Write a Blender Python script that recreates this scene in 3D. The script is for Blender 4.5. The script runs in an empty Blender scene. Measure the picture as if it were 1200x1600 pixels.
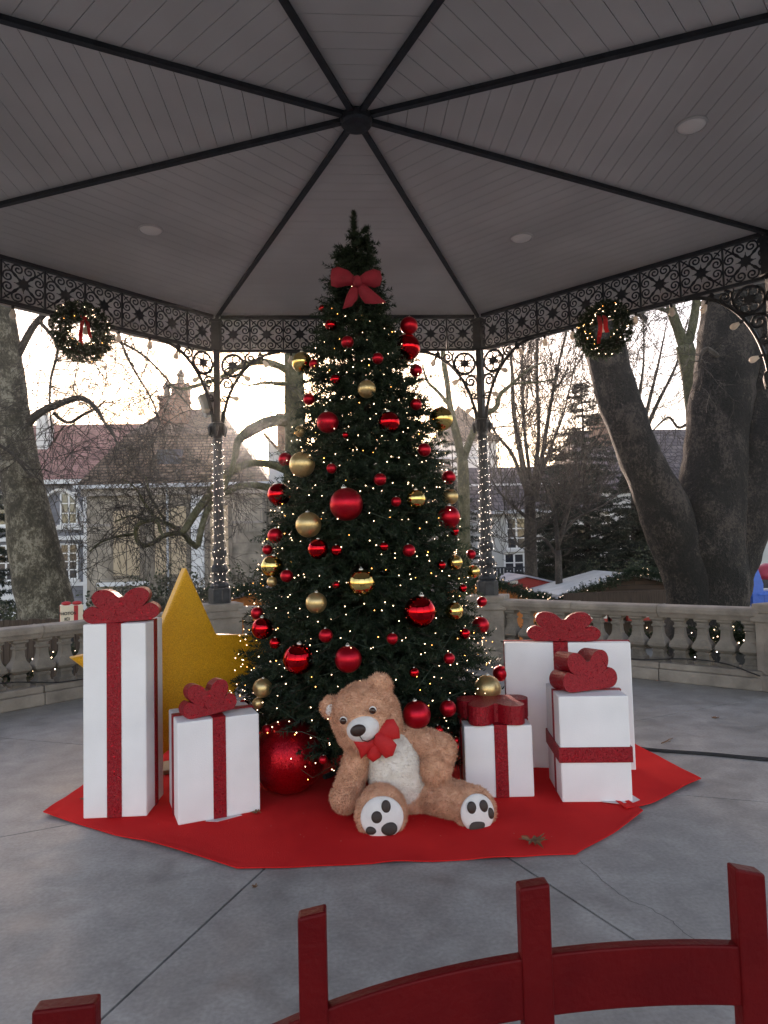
import bpy, math, random
import numpy as np
from mathutils import Vector, Matrix, noise

sc = bpy.context.scene
col = sc.collection
rad = math.radians
PI = math.pi

# ------------------------------------------------------------------ camera
CAM = np.array([-0.1904, -4.9117, 1.55])
YAW, PITCH, ROLL, FPX = 0.0653, 0.0542, -0.0259, 1066.0
_f = np.array([math.sin(YAW)*math.cos(PITCH), math.cos(YAW)*math.cos(PITCH), math.sin(PITCH)])
_r = np.array([math.cos(YAW), -math.sin(YAW), 0.0])
_u = np.cross(_r, _f)
_R = _r*math.cos(ROLL) + _u*math.sin(ROLL)
_U = -_r*math.sin(ROLL) + _u*math.cos(ROLL)
cam = bpy.data.cameras.new('camera')
cam.sensor_fit = 'VERTICAL'; cam.sensor_height = 24.0
cam.lens = 24.0*FPX/1600.0
cam.clip_start = 0.05; cam.clip_end = 3000
camo = bpy.data.objects.new('camera', cam); col.objects.link(camo)
camo.matrix_world = Matrix(((_R[0], _U[0], -_f[0], CAM[0]), (_R[1], _U[1], -_f[1], CAM[1]),
                            (_R[2], _U[2], -_f[2], CAM[2]), (0, 0, 0, 1)))
sc.camera = camo
sc.render.resolution_x, sc.render.resolution_y = 768, 1024

# ------------------------------------------------------------------ sky, sun, exposure
SUN_EL, SUN_AZ = rad(9.0), rad(-5.0)          # azimuth from +Y, clockwise positive
world = bpy.data.worlds.new('World'); sc.world = world; world.use_nodes = True
wn = world.node_tree.nodes; wl = world.node_tree.links
sky = wn.new('ShaderNodeTexSky'); sky.sky_type = 'NISHITA'; sky.sun_disc = False
sky.sun_elevation = SUN_EL; sky.sun_rotation = SUN_AZ
sky.air_density = 0.9; sky.dust_density = 1.0; sky.ozone_density = 1.0
wn['Background'].inputs['Strength'].default_value = 0.15
wl.new(sky.outputs['Color'], wn['Background'].inputs['Color'])
sund = bpy.data.lights.new('sun', 'SUN'); sund.energy = 2.2; sund.angle = rad(0.6); sund.color = (1, .95, .88)
suno = bpy.data.objects.new('sun', sund); col.objects.link(suno)
sdir = Vector((math.sin(SUN_AZ)*math.cos(SUN_EL), math.cos(SUN_AZ)*math.cos(SUN_EL), math.sin(SUN_EL)))
suno.rotation_euler = sdir.to_track_quat('Z', 'Y').to_euler()
suno.location = (0, 40, 30)
vs = sc.view_settings
vs.view_transform = 'Standard'; vs.look = 'None'; vs.gamma = 1.0; vs.use_curve_mapping = False
vs.exposure = 2.15
vs.use_white_balance = True; vs.white_balance_temperature = 8150; vs.white_balance_tint = 28
cy = sc.cycles
cy.use_denoising = True; cy.max_bounces = 6; cy.diffuse_bounces = 4; cy.glossy_bounces = 3
cy.transmission_bounces = 4; cy.transparent_max_bounces = 6; cy.volume_bounces = 0
cy.sample_clamp_indirect = 6.0; cy.caustics_reflective = False; cy.caustics_refractive = False

# ------------------------------------------------------------------ helpers
def ray(x, y): return _f + _R*(x-600)/FPX + _U*(800-y)/FPX
def at(x, y, Y):
    d = ray(x, y); return Vector(CAM + d*(Y-CAM[1])/d[1])
def onfloor(x, y, z=0.0):
    d = ray(x, y); return Vector(CAM + d*(z-CAM[2])/d[2])
def msize(px, Y): return px*(Y-CAM[1])/FPX      # metres of px picture pixels at that distance

def link(o, parent=None):
    col.objects.link(o)
    if parent is not None: o.parent = parent
    return o
def tag(o, label=None, cat=None, group=None, kind=None):
    if label: o['label'] = label
    if cat: o['category'] = cat
    if group: o['group'] = group
    if kind: o['kind'] = kind
    return o
def thing(name, label, cat, loc=(0, 0, 0), rotz=0.0, group=None):
    o = bpy.data.objects.new(name, None); col.objects.link(o)
    o.empty_display_size = .1
    o.location = loc; o.rotation_euler = (0, 0, rotz)
    return tag(o, label, cat, group)
def new(name, mesh, parent=None, loc=(0, 0, 0), rot=(0, 0, 0), scale=(1, 1, 1)):
    o = bpy.data.objects.new(name, mesh); link(o, parent)
    o.location = loc; o.rotation_euler = rot
    o.scale = scale if hasattr(scale, '__len__') else (scale,)*3
    return o

class MB:
    def __init__(s): s.v = []; s.f = []
    def add(s, v, f, M=None):
        n = len(s.v)
        if M is not None: v = [tuple(M @ Vector(p)) for p in v]
        s.v.extend([tuple(p) for p in v]); s.f.extend([tuple(i+n for i in q) for q in f]); return s
    def box(s, lo, hi, M=None, taper=0.0):
        (a, b, c), (d, e, f) = lo, hi
        t = taper
        v = [(a, b, c), (d, b, c), (d, e, c), (a, e, c), (a+t, b+t, f), (d-t, b+t, f), (d-t, e-t, f), (a+t, e-t, f)]
        return s.add(v, [(0, 3, 2, 1), (4, 5, 6, 7), (0, 1, 5, 4), (1, 2, 6, 5), (2, 3, 7, 6), (3, 0, 4, 7)], M)
    def lathe(s, prof, n=16, M=None, rot=0.0, cap=True, sq=None):
        v = []; f = []
        for r, z in prof:
            for i in range(n):
                a = rot + 2*PI*i/n; v.append((r*math.cos(a), r*math.sin(a), z))
        m = len(prof)
        for j in range(m-1):
            for i in range(n):
                k = (i+1) % n; f.append((j*n+i, j*n+k, (j+1)*n+k, (j+1)*n+i))
        if cap:
            f.append(tuple(range(n-1, -1, -1))); f.append(tuple((m-1)*n+i for i in range(n)))
        return s.add(v, f, M)
    def prism(s, poly, z0, z1, M=None):
        n = len(poly)
        v = [(x, y, z0) for x, y in poly]+[(x, y, z1) for x, y in poly]
        f = [tuple(range(n-1, -1, -1)), tuple(range(n, 2*n))]+[(i, (i+1) % n, n+(i+1) % n, n+i) for i in range(n)]
        return s.add(v, f, M)
    def tube(s, pts, rads, n=6, cap=True, M=None, flat=1.0):
        pts = [Vector(p) for p in pts]; m = len(pts)
        if not hasattr(rads, '__len__'): rads = [rads]*m
        v = []; f = []; side = None
        for i in range(m):
            t = (pts[min(i+1, m-1)]-pts[max(i-1, 0)])
            if t.length < 1e-9: t = Vector((0, 0, 1))
            t.normalize()
            if side is None:
                side = t.cross(Vector((0, 0, 1)))
                if side.length < 1e-3: side = t.cross(Vector((0, 1, 0)))
            side = side - t*side.dot(t)
            if side.length < 1e-6: side = t.orthogonal()
            side.normalize(); up = t.cross(side)
            for k in range(n):
                a = 2*PI*k/n
                v.append(pts[i]+side*(math.cos(a)*rads[i])+up*(math.sin(a)*rads[i]*flat))
        for i in range(m-1):
            for k in range(n):
                l = (k+1) % n; f.append((i*n+k, i*n+l, (i+1)*n+l, (i+1)*n+k))
        if cap and n > 2:
            f.append(tuple(range(n-1, -1, -1))); f.append(tuple((m-1)*n+k for k in range(n)))
        return s.add(v, f, M)
    def sphere(s, c=(0, 0, 0), r=(1, 1, 1), nu=16, nv=10, M=None):
        if not hasattr(r, '__len__'): r = (r,)*3
        v = [(c[0], c[1], c[2]-r[2])]; f = []
        for j in range(1, nv):
            p = PI*j/nv
            for i in range(nu):
                a = 2*PI*i/nu
                v.append((c[0]+r[0]*math.sin(p)*math.cos(a), c[1]+r[1]*math.sin(p)*math.sin(a), c[2]-r[2]*math.cos(p)))
        v.append((c[0], c[1], c[2]+r[2])); L = len(v)-1
        for i in range(nu):
            k = (i+1) % nu
            f.append((0, 1+k, 1+i)); f.append((L, 1+(nv-2)*nu+i, 1+(nv-2)*nu+k))
            for j in range(nv-2):
                f.append((1+j*nu+i, 1+j*nu+k, 1+(j+1)*nu+k, 1+(j+1)*nu+i))
        return s.add(v, f, M)
    def mesh(s, name, mat, smooth=False):
        me = bpy.data.meshes.new(name); me.from_pydata(s.v, [], s.f); me.validate(); me.update()
        if mat is not None: me.materials.append(mat)
        if smooth: me.polygons.foreach_set('use_smooth', [True]*len(me.polygons))
        return me
    def build(s, name, mat, parent=None, smooth=False, loc=(0, 0, 0), rot=(0, 0, 0), bevel=0.0):
        o = new(name, s.mesh(name, mat, smooth), parent, loc, rot)
        if bevel:
            b = o.modifiers.new('bevel', 'BEVEL'); b.width = bevel; b.segments = 2; b.limit_method = 'ANGLE'; b.angle_limit = rad(35)
        return o

def npmesh(name, V, F, mat, smooth=False, mats=None, midx=None):
    """quick mesh from numpy triangles/quads"""
    me = bpy.data.meshes.new(name)
    V = np.asarray(V, np.float32); F = np.asarray(F, np.int32); k = F.shape[1]
    me.vertices.add(len(V)); me.vertices.foreach_set('co', V.ravel())
    me.loops.add(F.size); me.loops.foreach_set('vertex_index', F.ravel())
    me.polygons.add(len(F)); me.polygons.foreach_set('loop_start', np.arange(0, F.size, k, dtype=np.int32))
    try: me.polygons.foreach_set('loop_total', np.full(len(F), k, np.int32))
    except Exception: pass
    for m in (mats or [mat]): me.materials.append(m)
    if midx is not None: me.polygons.foreach_set('material_index', np.asarray(midx, np.int32))
    me.update(); me.validate()
    if smooth: me.polygons.foreach_set('use_smooth', [True]*len(me.polygons))
    return me

def smooth_path(pts, k=6):
    P = [Vector(p) for p in pts]; out = []
    for i in range(len(P)-1):
        a = P[i-1] if i else P[0]*2-P[1]; b = P[i]; c = P[i+1]
        d = P[i+2] if i+2 < len(P) else P[-1]*2-P[-2]
        for j in range(k):
            t = j/k
            out.append(.5*((2*b)+(c-a)*t+(2*a-5*b+4*c-d)*t*t+(3*b-a-3*c+d)*t**3))
    out.append(P[-1]); return out
def lerp_list(vals, n):
    x = np.linspace(0, len(vals)-1, n); return list(np.interp(x, range(len(vals)), vals))

# ------------------------------------------------------------------ materials
MATS = {}
def mat(name, c, rough=.6, metal=0.0, var=.12, vscale=6.0, c2=None, bump=0.0, bscale=40.0, emit=None, estr=0.0,
        sheen=0.0, spec=.5, stretch=(1, 1, 1), detail=4.0, coord='Object', trans=0.0, rvar=0.0, coat=0.0, lo=.35, hi=.65):
    if name in MATS: return MATS[name]
    m = bpy.data.materials.new(name); m.use_nodes = True; MATS[name] = m
    nt = m.node_tree; N = nt.nodes; L = nt.links; b = N['Principled BSDF']
    b.inputs['Roughness'].default_value = rough; b.inputs['Metallic'].default_value = metal
    b.inputs['Specular IOR Level'].default_value = spec
    if sheen: b.inputs['Sheen Weight'].default_value = sheen
    if coat: b.inputs['Coat Weight'].default_value = coat
    if emit and estr < 6: m.cycles.emission_sampling = 'NONE'
    if emit: b.inputs['Emission Color'].default_value = (*emit, 1); b.inputs['Emission Strength'].default_value = estr
    b.inputs['Base Color'].default_value = (*c, 1)
    if var or c2 or bump or rvar:
        tc = N.new('ShaderNodeTexCoord'); mp = N.new('ShaderNodeMapping'); mp.inputs['Scale'].default_value = stretch
        L.new(tc.outputs[coord], mp.inputs['Vector'])
    if var or c2:
        if c2 is None: c2 = tuple(min(1, x*(1+var)) for x in c); c1 = tuple(x*(1-var) for x in c)
        else: c1 = c
        n = N.new('ShaderNodeTexNoise'); n.inputs['Scale'].default_value = vscale; n.inputs['Detail'].default_value = detail
        L.new(mp.outputs['Vector'], n.inputs['Vector'])
        r = N.new('ShaderNodeValToRGB'); r.color_ramp.elements[0].position = lo; r.color_ramp.elements[1].position = hi
        r.color_ramp.elements[0].color = (*c1, 1); r.color_ramp.elements[1].color = (*c2, 1)
        L.new(n.outputs['Fac'], r.inputs['Fac']); L.new(r.outputs['Color'], b.inputs['Base Color'])
        if rvar:
            mr = N.new('ShaderNodeMapRange'); mr.inputs['To Min'].default_value = rough-rvar; mr.inputs['To Max'].default_value = rough+rvar
            mr.inputs['From Min'].default_value = .3; mr.inputs['From Max'].default_value = .7
            L.new(n.outputs['Fac'], mr.inputs['Value']); L.new(mr.outputs['Result'], b.inputs['Roughness'])
    if bump:
        n2 = N.new('ShaderNodeTexNoise'); n2.inputs['Scale'].default_value = bscale; n2.inputs['Detail'].default_value = 5
        L.new(mp.outputs['Vector'], n2.inputs['Vector'])
        bp = N.new('ShaderNodeBump'); bp.inputs['Strength'].default_value = bump; bp.inputs['Distance'].default_value = .02
        L.new(n2.outputs['Fac'], bp.inputs['Height']); L.new(bp.outputs['Normal'], b.inputs['Normal'])
    if trans:
        t = N.new('ShaderNodeBsdfTranslucent'); mx = N.new('ShaderNodeMixShader'); mx.inputs['Fac'].default_value = trans
        src = b.inputs['Base Color'].links[0].from_socket if b.inputs['Base Color'].links else None
        if src: L.new(src, t.inputs['Color'])
        else: t.inputs['Color'].default_value = (*c, 1)
        L.new(b.outputs['BSDF'], mx.inputs[1]); L.new(t.outputs['BSDF'], mx.inputs[2])
        L.new(mx.outputs['Shader'], N['Material Output'].inputs['Surface'])
    return m

def glitter(name, c, c2, scale=260.0, rough=.5, spark=.06, k=.5, metal=0.0):
    """coarse glitter: dull flakes with a few mirror flakes among them"""
    m = bpy.data.materials.new(name); m.use_nodes = True; MATS[name] = m
    nt = m.node_tree; N = nt.nodes; L = nt.links; b = N['Principled BSDF']
    tc = N.new('ShaderNodeTexCoord'); vo = N.new('ShaderNodeTexVoronoi'); vo.inputs['Scale'].default_value = scale
    L.new(tc.outputs['Object'], vo.inputs['Vector'])
    sp = N.new('ShaderNodeSeparateColor'); L.new(vo.outputs['Color'], sp.inputs['Color'])
    r = N.new('ShaderNodeValToRGB'); r.color_ramp.elements[0].color = (*c, 1); r.color_ramp.elements[1].color = (*c2, 1)
    L.new(sp.outputs[0], r.inputs['Fac']); L.new(r.outputs['Color'], b.inputs['Base Color'])
    gt = N.new('ShaderNodeMath'); gt.operation = 'GREATER_THAN'; gt.inputs[1].default_value = 1-spark; L.new(sp.outputs[1], gt.inputs[0])
    mm = N.new('ShaderNodeMath'); mm.operation = 'MAXIMUM'; mm.inputs[1].default_value = metal; L.new(gt.outputs[0], mm.inputs[0]); L.new(mm.outputs[0], b.inputs['Metallic'])
    rr = N.new('ShaderNodeMapRange'); rr.inputs['To Min'].default_value = rough; rr.inputs['To Max'].default_value = .15; L.new(gt.outputs[0], rr.inputs['Value']); L.new(rr.outputs['Result'], b.inputs['Roughness'])
    g = N.new('ShaderNodeNewGeometry')
    v1 = N.new('ShaderNodeVectorMath'); v1.operation = 'SUBTRACT'; v1.inputs[1].default_value = (.5, .5, .5)
    L.new(vo.outputs['Color'], v1.inputs[0])
    v2 = N.new('ShaderNodeVectorMath'); v2.operation = 'SCALE'; v2.inputs['Scale'].default_value = k; L.new(v1.outputs[0], v2.inputs[0])
    v3 = N.new('ShaderNodeVectorMath'); v3.operation = 'ADD'; L.new(g.outputs['Normal'], v3.inputs[0]); L.new(v2.outputs[0], v3.inputs[1])
    v4 = N.new('ShaderNodeVectorMath'); v4.operation = 'NORMALIZE'; L.new(v3.outputs[0], v4.inputs[0])
    L.new(v4.outputs[0], b.inputs['Normal']); b.inputs['Specular IOR Level'].default_value = .3
    return m

def bricks(name, c1, c2, mortar, scale=1.0, w=.5, h=.25, ms=.02, rough=.85, bump=.4, noise_amt=.5, coord='Object', rot=(0, 0, 0)):
    m = bpy.data.materials.new(name); m.use_nodes = True; MATS[name] = m
    nt = m.node_tree; N = nt.nodes; L = nt.links; b = N['Principled BSDF']
    tc = N.new('ShaderNodeTexCoord'); mp = N.new('ShaderNodeMapping'); mp.inputs['Rotation'].default_value = rot
    L.new(tc.outputs[coord], mp.inputs['Vector'])
    br = N.new('ShaderNodeTexBrick'); br.inputs['Color1'].default_value = (*c1, 1); br.inputs['Color2'].default_value = (*c2, 1)
    br.inputs['Mortar'].default_value = (*mortar, 1); br.inputs['Scale'].default_value = scale
    br.inputs['Brick Width'].default_value = w; br.inputs['Row Height'].default_value = h; br.inputs['Mortar Size'].default_value = ms
    L.new(mp.outputs['Vector'], br.inputs['Vector'])
    n = N.new('ShaderNodeTexNoise'); n.inputs['Scale'].default_value = 1.3; n.inputs['Detail'].default_value = 8
    L.new(tc.outputs[coord], n.inputs['Vector'])
    mr = N.new('ShaderNodeMapRange'); mr.inputs['From Min'].default_value = .3; mr.inputs['From Max'].default_value = .7
    mr.inputs['To Min'].default_value = 1-noise_amt; mr.inputs['To Max'].default_value = 1+noise_amt*.5
    L.new(n.outputs['Fac'], mr.inputs['Value'])
    mx = N.new('ShaderNodeMix'); mx.data_type = 'RGBA'; mx.blend_type = 'MULTIPLY'; mx.inputs['Factor'].default_value = 1
    L.new(br.outputs['Color'], mx.inputs['A']); L.new(mr.outputs['Result'], mx.inputs['B'])
    L.new(mx.outputs['Result'], b.inputs['Base Color'])
    bp = N.new('ShaderNodeBump'); bp.inputs['Strength'].default_value = bump; bp.inputs['Distance'].default_value = .03; bp.invert = True
    L.new(br.outputs['Fac'], bp.inputs['Height']); L.new(bp.outputs['Normal'], b.inputs['Normal'])
    b.inputs['Roughness'].default_value = rough
    return m

IRON = mat('iron', (.022, .026, .033), .55, .2, var=.25, vscale=14, bump=.15, bscale=60)
CEIL = mat('ceiling_paint', (.60, .59, .575), .7, var=.09, vscale=.9, bump=.03, bscale=25)
CEILGAP = mat('board_gap', (.35, .34, .33), .9, var=0)
LAMPGLASS = mat('lamp_glass', (.95, .92, .87), .35, var=.03)
ROOFZINC = mat('roof_zinc', (.32, .33, .35), .5, .5, var=.15)
STONE = mat('stone', (.19, .165, .145), .85, c2=(.40, .35, .305), vscale=3.5, bump=.6, bscale=28, detail=10, lo=.3, hi=.72)
STONE_D = mat('stone_weathered', (.13, .115, .10), .9, c2=(.30, .265, .23), vscale=5, bump=.7, bscale=32, detail=10, lo=.3, hi=.7)
BOXW = mat('white_foam', (.83, .815, .83), .65, var=.05, vscale=3, bump=.08, bscale=140, detail=9)
REDG = glitter('red_glitter', (.20, .003, .008), (.38, .007, .016), 230, .5, .035, .45)
GOLDG = glitter('gold_glitter', (.60, .27, .008), (.86, .43, .025), 220, .5, 0, .4, .0)

# ================================================================== GROUND AND BANDSTAND FLOOR
GZ = -1.6
R8 = 4.73; AP = R8*math.cos(PI/8); SIDE = 2*R8*math.sin(PI/8); HC = 4.785
def vert(R, k): a = rad(22.5+45*k); return (R*math.cos(a), R*math.sin(a))
GROUND = mat('park_ground', (.16, .145, .125), .95, c2=(.27, .25, .22), vscale=.35, bump=.5, bscale=9, detail=10)
g = MB(); g.add([(-300, -300, GZ), (300, -300, GZ), (300, 300, GZ), (-300, 300, GZ)], [(0, 1, 2, 3)])
tag(g.build('ground', GROUND), 'grey brown gravelled park ground around the bandstand', kind='structure')

def concrete():
    m = bpy.data.materials.new('concrete'); m.use_nodes = True
    nt = m.node_tree; N = nt.nodes; L = nt.links; b = N['Principled BSDF']
    tc = N.new('ShaderNodeTexCoord')
    def nz(s, d=8, dist=0.0):
        n = N.new('ShaderNodeTexNoise'); n.inputs['Scale'].default_value = s; n.inputs['Detail'].default_value = d
        n.inputs['Distortion'].default_value = dist
        L.new(tc.outputs['Object'], n.inputs['Vector']); return n
    big, mid, fine, blot = nz(.9, 6), nz(5, 10, .6), nz(55, 6), nz(2.2, 12, 1.5)
    r1 = N.new('ShaderNodeValToRGB'); e = r1.color_ramp.elements
    e[0].position = .3; e[0].color = (.235, .222, .210, 1); e[1].position = .7; e[1].color = (.345, .328, .310, 1)
    L.new(mid.outputs['Fac'], r1.inputs['Fac'])
    r2 = N.new('ShaderNodeMapRange'); r2.inputs['From Min'].default_value = .35; r2.inputs['From Max'].default_value = .65
    r2.inputs['To Min'].default_value = .84; r2.inputs['To Max'].default_value = 1.08
    L.new(blot.outputs['Fac'], r2.inputs['Value'])
    mx = N.new('ShaderNodeMix'); mx.data_type = 'RGBA'; mx.blend_type = 'MULTIPLY'; mx.inputs['Factor'].default_value = 1
    L.new(r1.outputs['Color'], mx.inputs['A']); L.new(r2.outputs['Result'], mx.inputs['B'])
    r3 = N.new('ShaderNodeMapRange'); r3.inputs['From Min'].default_value = .3; r3.inputs['From Max'].default_value = .7
    r3.inputs['To Min'].default_value = .85; r3.inputs['To Max'].default_value = 1.15
    L.new(fine.outputs['Fac'], r3.inputs['Value'])
    mx2 = N.new('ShaderNodeMix'); mx2.data_type = 'RGBA'; mx2.blend_type = 'MULTIPLY'; mx2.inputs['Factor'].default_value = 1
    L.new(mx.outputs['Result'], mx2.inputs['A']); L.new(r3.outputs['Result'], mx2.inputs['B'])
    L.new(mx2.outputs['Result'], b.inputs['Base Color'])
    rr = N.new('ShaderNodeMapRange'); rr.inputs['From Min'].default_value = .3; rr.inputs['From Max'].default_value = .7
    rr.inputs['To Min'].default_value = .34; rr.inputs['To Max'].default_value = .62
    L.new(blot.outputs['Fac'], rr.inputs['Value']); L.new(rr.outputs['Result'], b.inputs['Roughness'])
    bp = N.new('ShaderNodeBump'); bp.inputs['Strength'].default_value = .25; bp.inputs['Distance'].default_value = .006
    L.new(mid.outputs['Fac'], bp.inputs['Height']); L.new(bp.outputs['Normal'], b.inputs['Normal'])
    return m
CONC = concrete()
RF = 5.35
fl = MB(); fl.prism([vert(RF, k) for k in range(8)], -.16, -.012)
floor = tag(fl.build('floor', mat('slab_joint', (.075, .073, .07), .95, var=.1)), 'octagonal concrete floor of the bandstand', kind='structure')
gap = .0045
for k in range(8):
    a0, a1 = vert(RF-.004, k), vert(RF-.004, k+1)
    mid = Vector(((a0[0]+a1[0])/2, (a0[1]+a1[1])/2)).normalized()
    c = mid*.02
    def inset(p, q):
        d = (Vector(q)-Vector(p)).normalized(); return tuple(Vector(p)+d*gap)
    s = MB(); s.prism([tuple(c), inset(a0, a1), inset(a1, a0)], -.012, 0)
    s.build('slab', CONC, floor)
# hairline crack beside a joint, front right
ck = MB(); r_ = random.Random(6); cp = [onfloor(x, y) for x, y in ((905, 1345), (925, 1360), (955, 1388), (990, 1410), (1012, 1418), (1050, 1440), (1075, 1462), (1110, 1480), (1140, 1500))]
cp = smooth_path(cp, 5); cp = [Vector((p.x+r_.uniform(-.006, .006), p.y+r_.uniform(-.006, .006), 0)) for p in cp]
for i in range(len(cp)-1):
    a_, b_ = cp[i], cp[i+1]; n_ = Vector((-(b_-a_).y, (b_-a_).x, 0)).normalized()*.0012
    ck.add([(*(a_-n_)[:2], .0012), (*(b_-n_)[:2], .0012), (*(b_+n_)[:2], .0012), (*(a_+n_)[:2], .0012)], [(0, 1, 2, 3)])
ck.build('crack', mat('crack_dark', (.07, .07, .07), .95, var=0), floor)
pl = MB(); pl.prism([vert(5.25, k) for k in range(8)], GZ-.05, -.161)

band = thing('bandstand', 'octagonal bandstand with dark wrought iron frame and pale boarded ceiling', 'bandstand')
pl.build('plinth', STONE, band)
# ceiling: backing sheet and one object for each board
cm = MB(); cm.prism([vert(R8+.02, k) for k in range(8)], HC+.021, HC+.03)
ceil_ = cm.build('ceiling', CEILGAP, band)
NB = 30; a_in = .10; step = (AP-a_in)/NB
for j in range(NB):
    i0, i1 = a_in+j*step, a_in+(j+1)*step-.0045
    t = math.tan(PI/8)
    b_ = MB()
    e = .01
    b_.prism([(-i0*t+e, i0), (i0*t-e, i0), (i1*t-e, i1), (-i1*t+e, i1)][::-1], HC, HC+.02)
    me = b_.mesh('board', CEIL)
    for k in range(8):
        new('board', me, ceil_, rot=(0, 0, rad(45*k)))
# overhanging soffit, valance and roof
s = MB()
s2 = MB()
for k in range(8):
    for R0, R1, z0, z1, M_ in ((R8+.03, 5.75, HC+.02, HC-.04, s),):
        p0, p1, q0, q1 = vert(R0, k), vert(R0, k+1), vert(R1, k), vert(R1, k+1)
        M_.add([(*p0, z0), (*p1, z0), (*q1, z1), (*q0, z1), (*p0, z0+.02), (*p1, z0+.02), (*q1, z1+.02), (*q0, z1+.02)],
               [(0, 1, 2, 3), (7, 6, 5, 4)])
    p0, p1 = vert(5.75, k), vert(5.75, k+1); q0, q1 = vert(5.78, k), vert(5.78, k+1)
    zt, zb = HC+.05, HC-.21
    s2.add([(*p0, zt), (*p1, zt), (*p1, zb), (*p0, zb), (*q0, zt), (*q1, zt), (*q1, zb), (*q0, zb)],
           [(0, 1, 2, 3), (7, 6, 5, 4), (2, 6, 7, 3)])
s.build('soffit', CEIL, band)
s2.build('valance', CEIL, band)
rf = MB(); top = (0, 0, 6.7)
rv = [(*vert(5.95, k), HC+.07) for k in range(8)]
rf.add(rv+[top], [(k, (k+1) % 8, 8) for k in range(8)]+[tuple(range(7, -1, -1))])
rf.build('roof', ROOFZINC, band)
# ribs and hub
for k in range(8):
    r_ = MB(); a = rad(22.5+45*k)
    r_.box((.1, -.013, HC-.040), (R8, .013, HC-.001))
    r_.box((.1, -.022, HC-.044), (R8, .022, HC-.038))
    r_.build('rib', IRON, band, rot=(0, 0, a))
hb = MB(); hb.lathe([(.02, HC-.11), (.07, HC-.105), (.105, HC-.09), (.118, HC-.07), (.118, HC-.02), (.10, HC-.001)], 20)
hb.build('hub', IRON, band, smooth=False)

# posts
ZP = .886
def post_mesh():
    m = MB()
    m.lathe([(.150, ZP+.004), (.150, ZP+.19), (.135, ZP+.20)], 8, rot=PI/8)
    prof = [(.115, .20), (.125, .23), (.115, .26), (.088, .28), (.082, .36), (.095, .40), (.112, .43), (.112, .47), (.092, .50), (.078, .52),
            (.074, .60), (.090, .63), (.097, .67), (.090, .71), (.074, .73), (.071, .76), (.060, 2.14), (.072, 2.16), (.072, 2.19), (.060, 2.21),
            (.065, 2.25), (.105, 2.33), (.115, 2.37), (.105, 2.41), (.07, 2.43), (.055, 2.45)]
    m.lathe([(r, ZP+z) for r, z in prof], 14)
    for i in range(6):                                   # leaves of the capital
        a = 2*PI*i/6
        m.lathe([(.012, ZP+2.24), (.03, ZP+2.31), (.034, ZP+2.36), (.015, ZP+2.40)], 6, M=Matrix.Translation((.105*math.cos(a), .105*math.sin(a), 0)))
    m.box((-.040, -.040, ZP+2.44), (.040, .040, HC-.49))
    m.box((-.062, -.062, HC-.49), (.062, .062, HC-.056))
    m.box((-.078, -.078, HC-.10), (.078, .078, HC-.062))
    m.box((-.074, -.074, HC-.475), (.074, .074, HC-.44))
    return m.mesh('post', IRON)
pme = post_mesh()
for k in range(8):
    x, y = vert(R8, k); new('post', pme, band, (x, y, 0), (0, 0, rad(45*k)))

# wrought iron scrolls: polylines in the (x, z) plane
def spiral(cx, cz, r0, r1, a0, turns, n=14):
    return [(cx+(r0+(r1-r0)*i/n)*math.cos(a0+turns*2*PI*i/n), cz+(r0+(r1-r0)*i/n)*math.sin(a0+turns*2*PI*i/n)) for i in range(n+1)]
def bez(p0, p1, p2, p3, n=6):
    return [tuple((1-t)**3*np.array(p0)+3*(1-t)**2*t*np.array(p1)+3*(1-t)*t*t*np.array(p2)+t**3*np.array(p3)) for t in [i/n for i in range(n)]]
def stroke(m, pts, r=.0065, n=4, y=0.0): m.tube([(p[0], y, p[1]) for p in pts], r, n)
def star(m, cx, cz, R, r, n=8, th=.014):
    poly = [(cx+(R if i % 2 == 0 else r)*math.cos(PI*i/n), cz+(R if i % 2 == 0 else r)*math.sin(PI*i/n)) for i in range(2*n)]
    m.prism([(x, z) for x, z in poly], -th, th, M=Matrix(((1, 0, 0, 0), (0, 0, -1, 0), (0, 1, 0, 0), (0, 0, 0, 1))))
PW = SIDE/8; PH = .43
def panel_mesh():
    m = MB(); w, h = PW/2, PH/2
    star(m, 0, 0, .078, .046)
    for i in range(8):
        a = PI/8*(2*i+1) if i % 2 else PI/4*i
        stroke(m, [(.05*math.cos(PI/4*i), .05*math.sin(PI/4*i)), (.10*math.cos(PI/4*i), .10*math.sin(PI/4*i))], .004)
    for sx in (-1, 1):
        for sz in (-1, 1):
            stroke(m, [(.04*sx, .04*sz), (w*.93*sx, h*.93*sz)], .0085)          # diagonal stem with a leaf tip
            ex, ez = w*.80*sx, h*.80*sz
            stroke(m, [(ex-.035*sx, ez+.012*sz), (ex, ez), (ex+.012*sx, ez-.035*sz)], .008)
            # scroll curling to the upper or lower side
            p = bez((.05*sx, .055*sz), (.15*sx, .09*sz), (.135*sx, .205*sz), (.066*sx, .200*sz))
            q = spiral(.056*sx, .150*sz, .050, .012, PI/2*sz, 1.15*sx*sz)
            stroke(m, p+q, .0095)
            p = bez((.055*sx, .05*sz), (.09*sx, .15*sz), (.205*sx, .135*sz), (.210*sx, .066*sz))
            q = spiral(.160*sx, .056*sz, .050, .012, 0 if sx > 0 else PI, -1.15*sx*sz)
            stroke(m, p+q, .0095)
    m.box((-w-.009, -.012, -h), (-w+.009, .012, h))
    return m.mesh('panel', IRON)
pnl = panel_mesh()
ZF = HC-.045-PH/2
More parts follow.
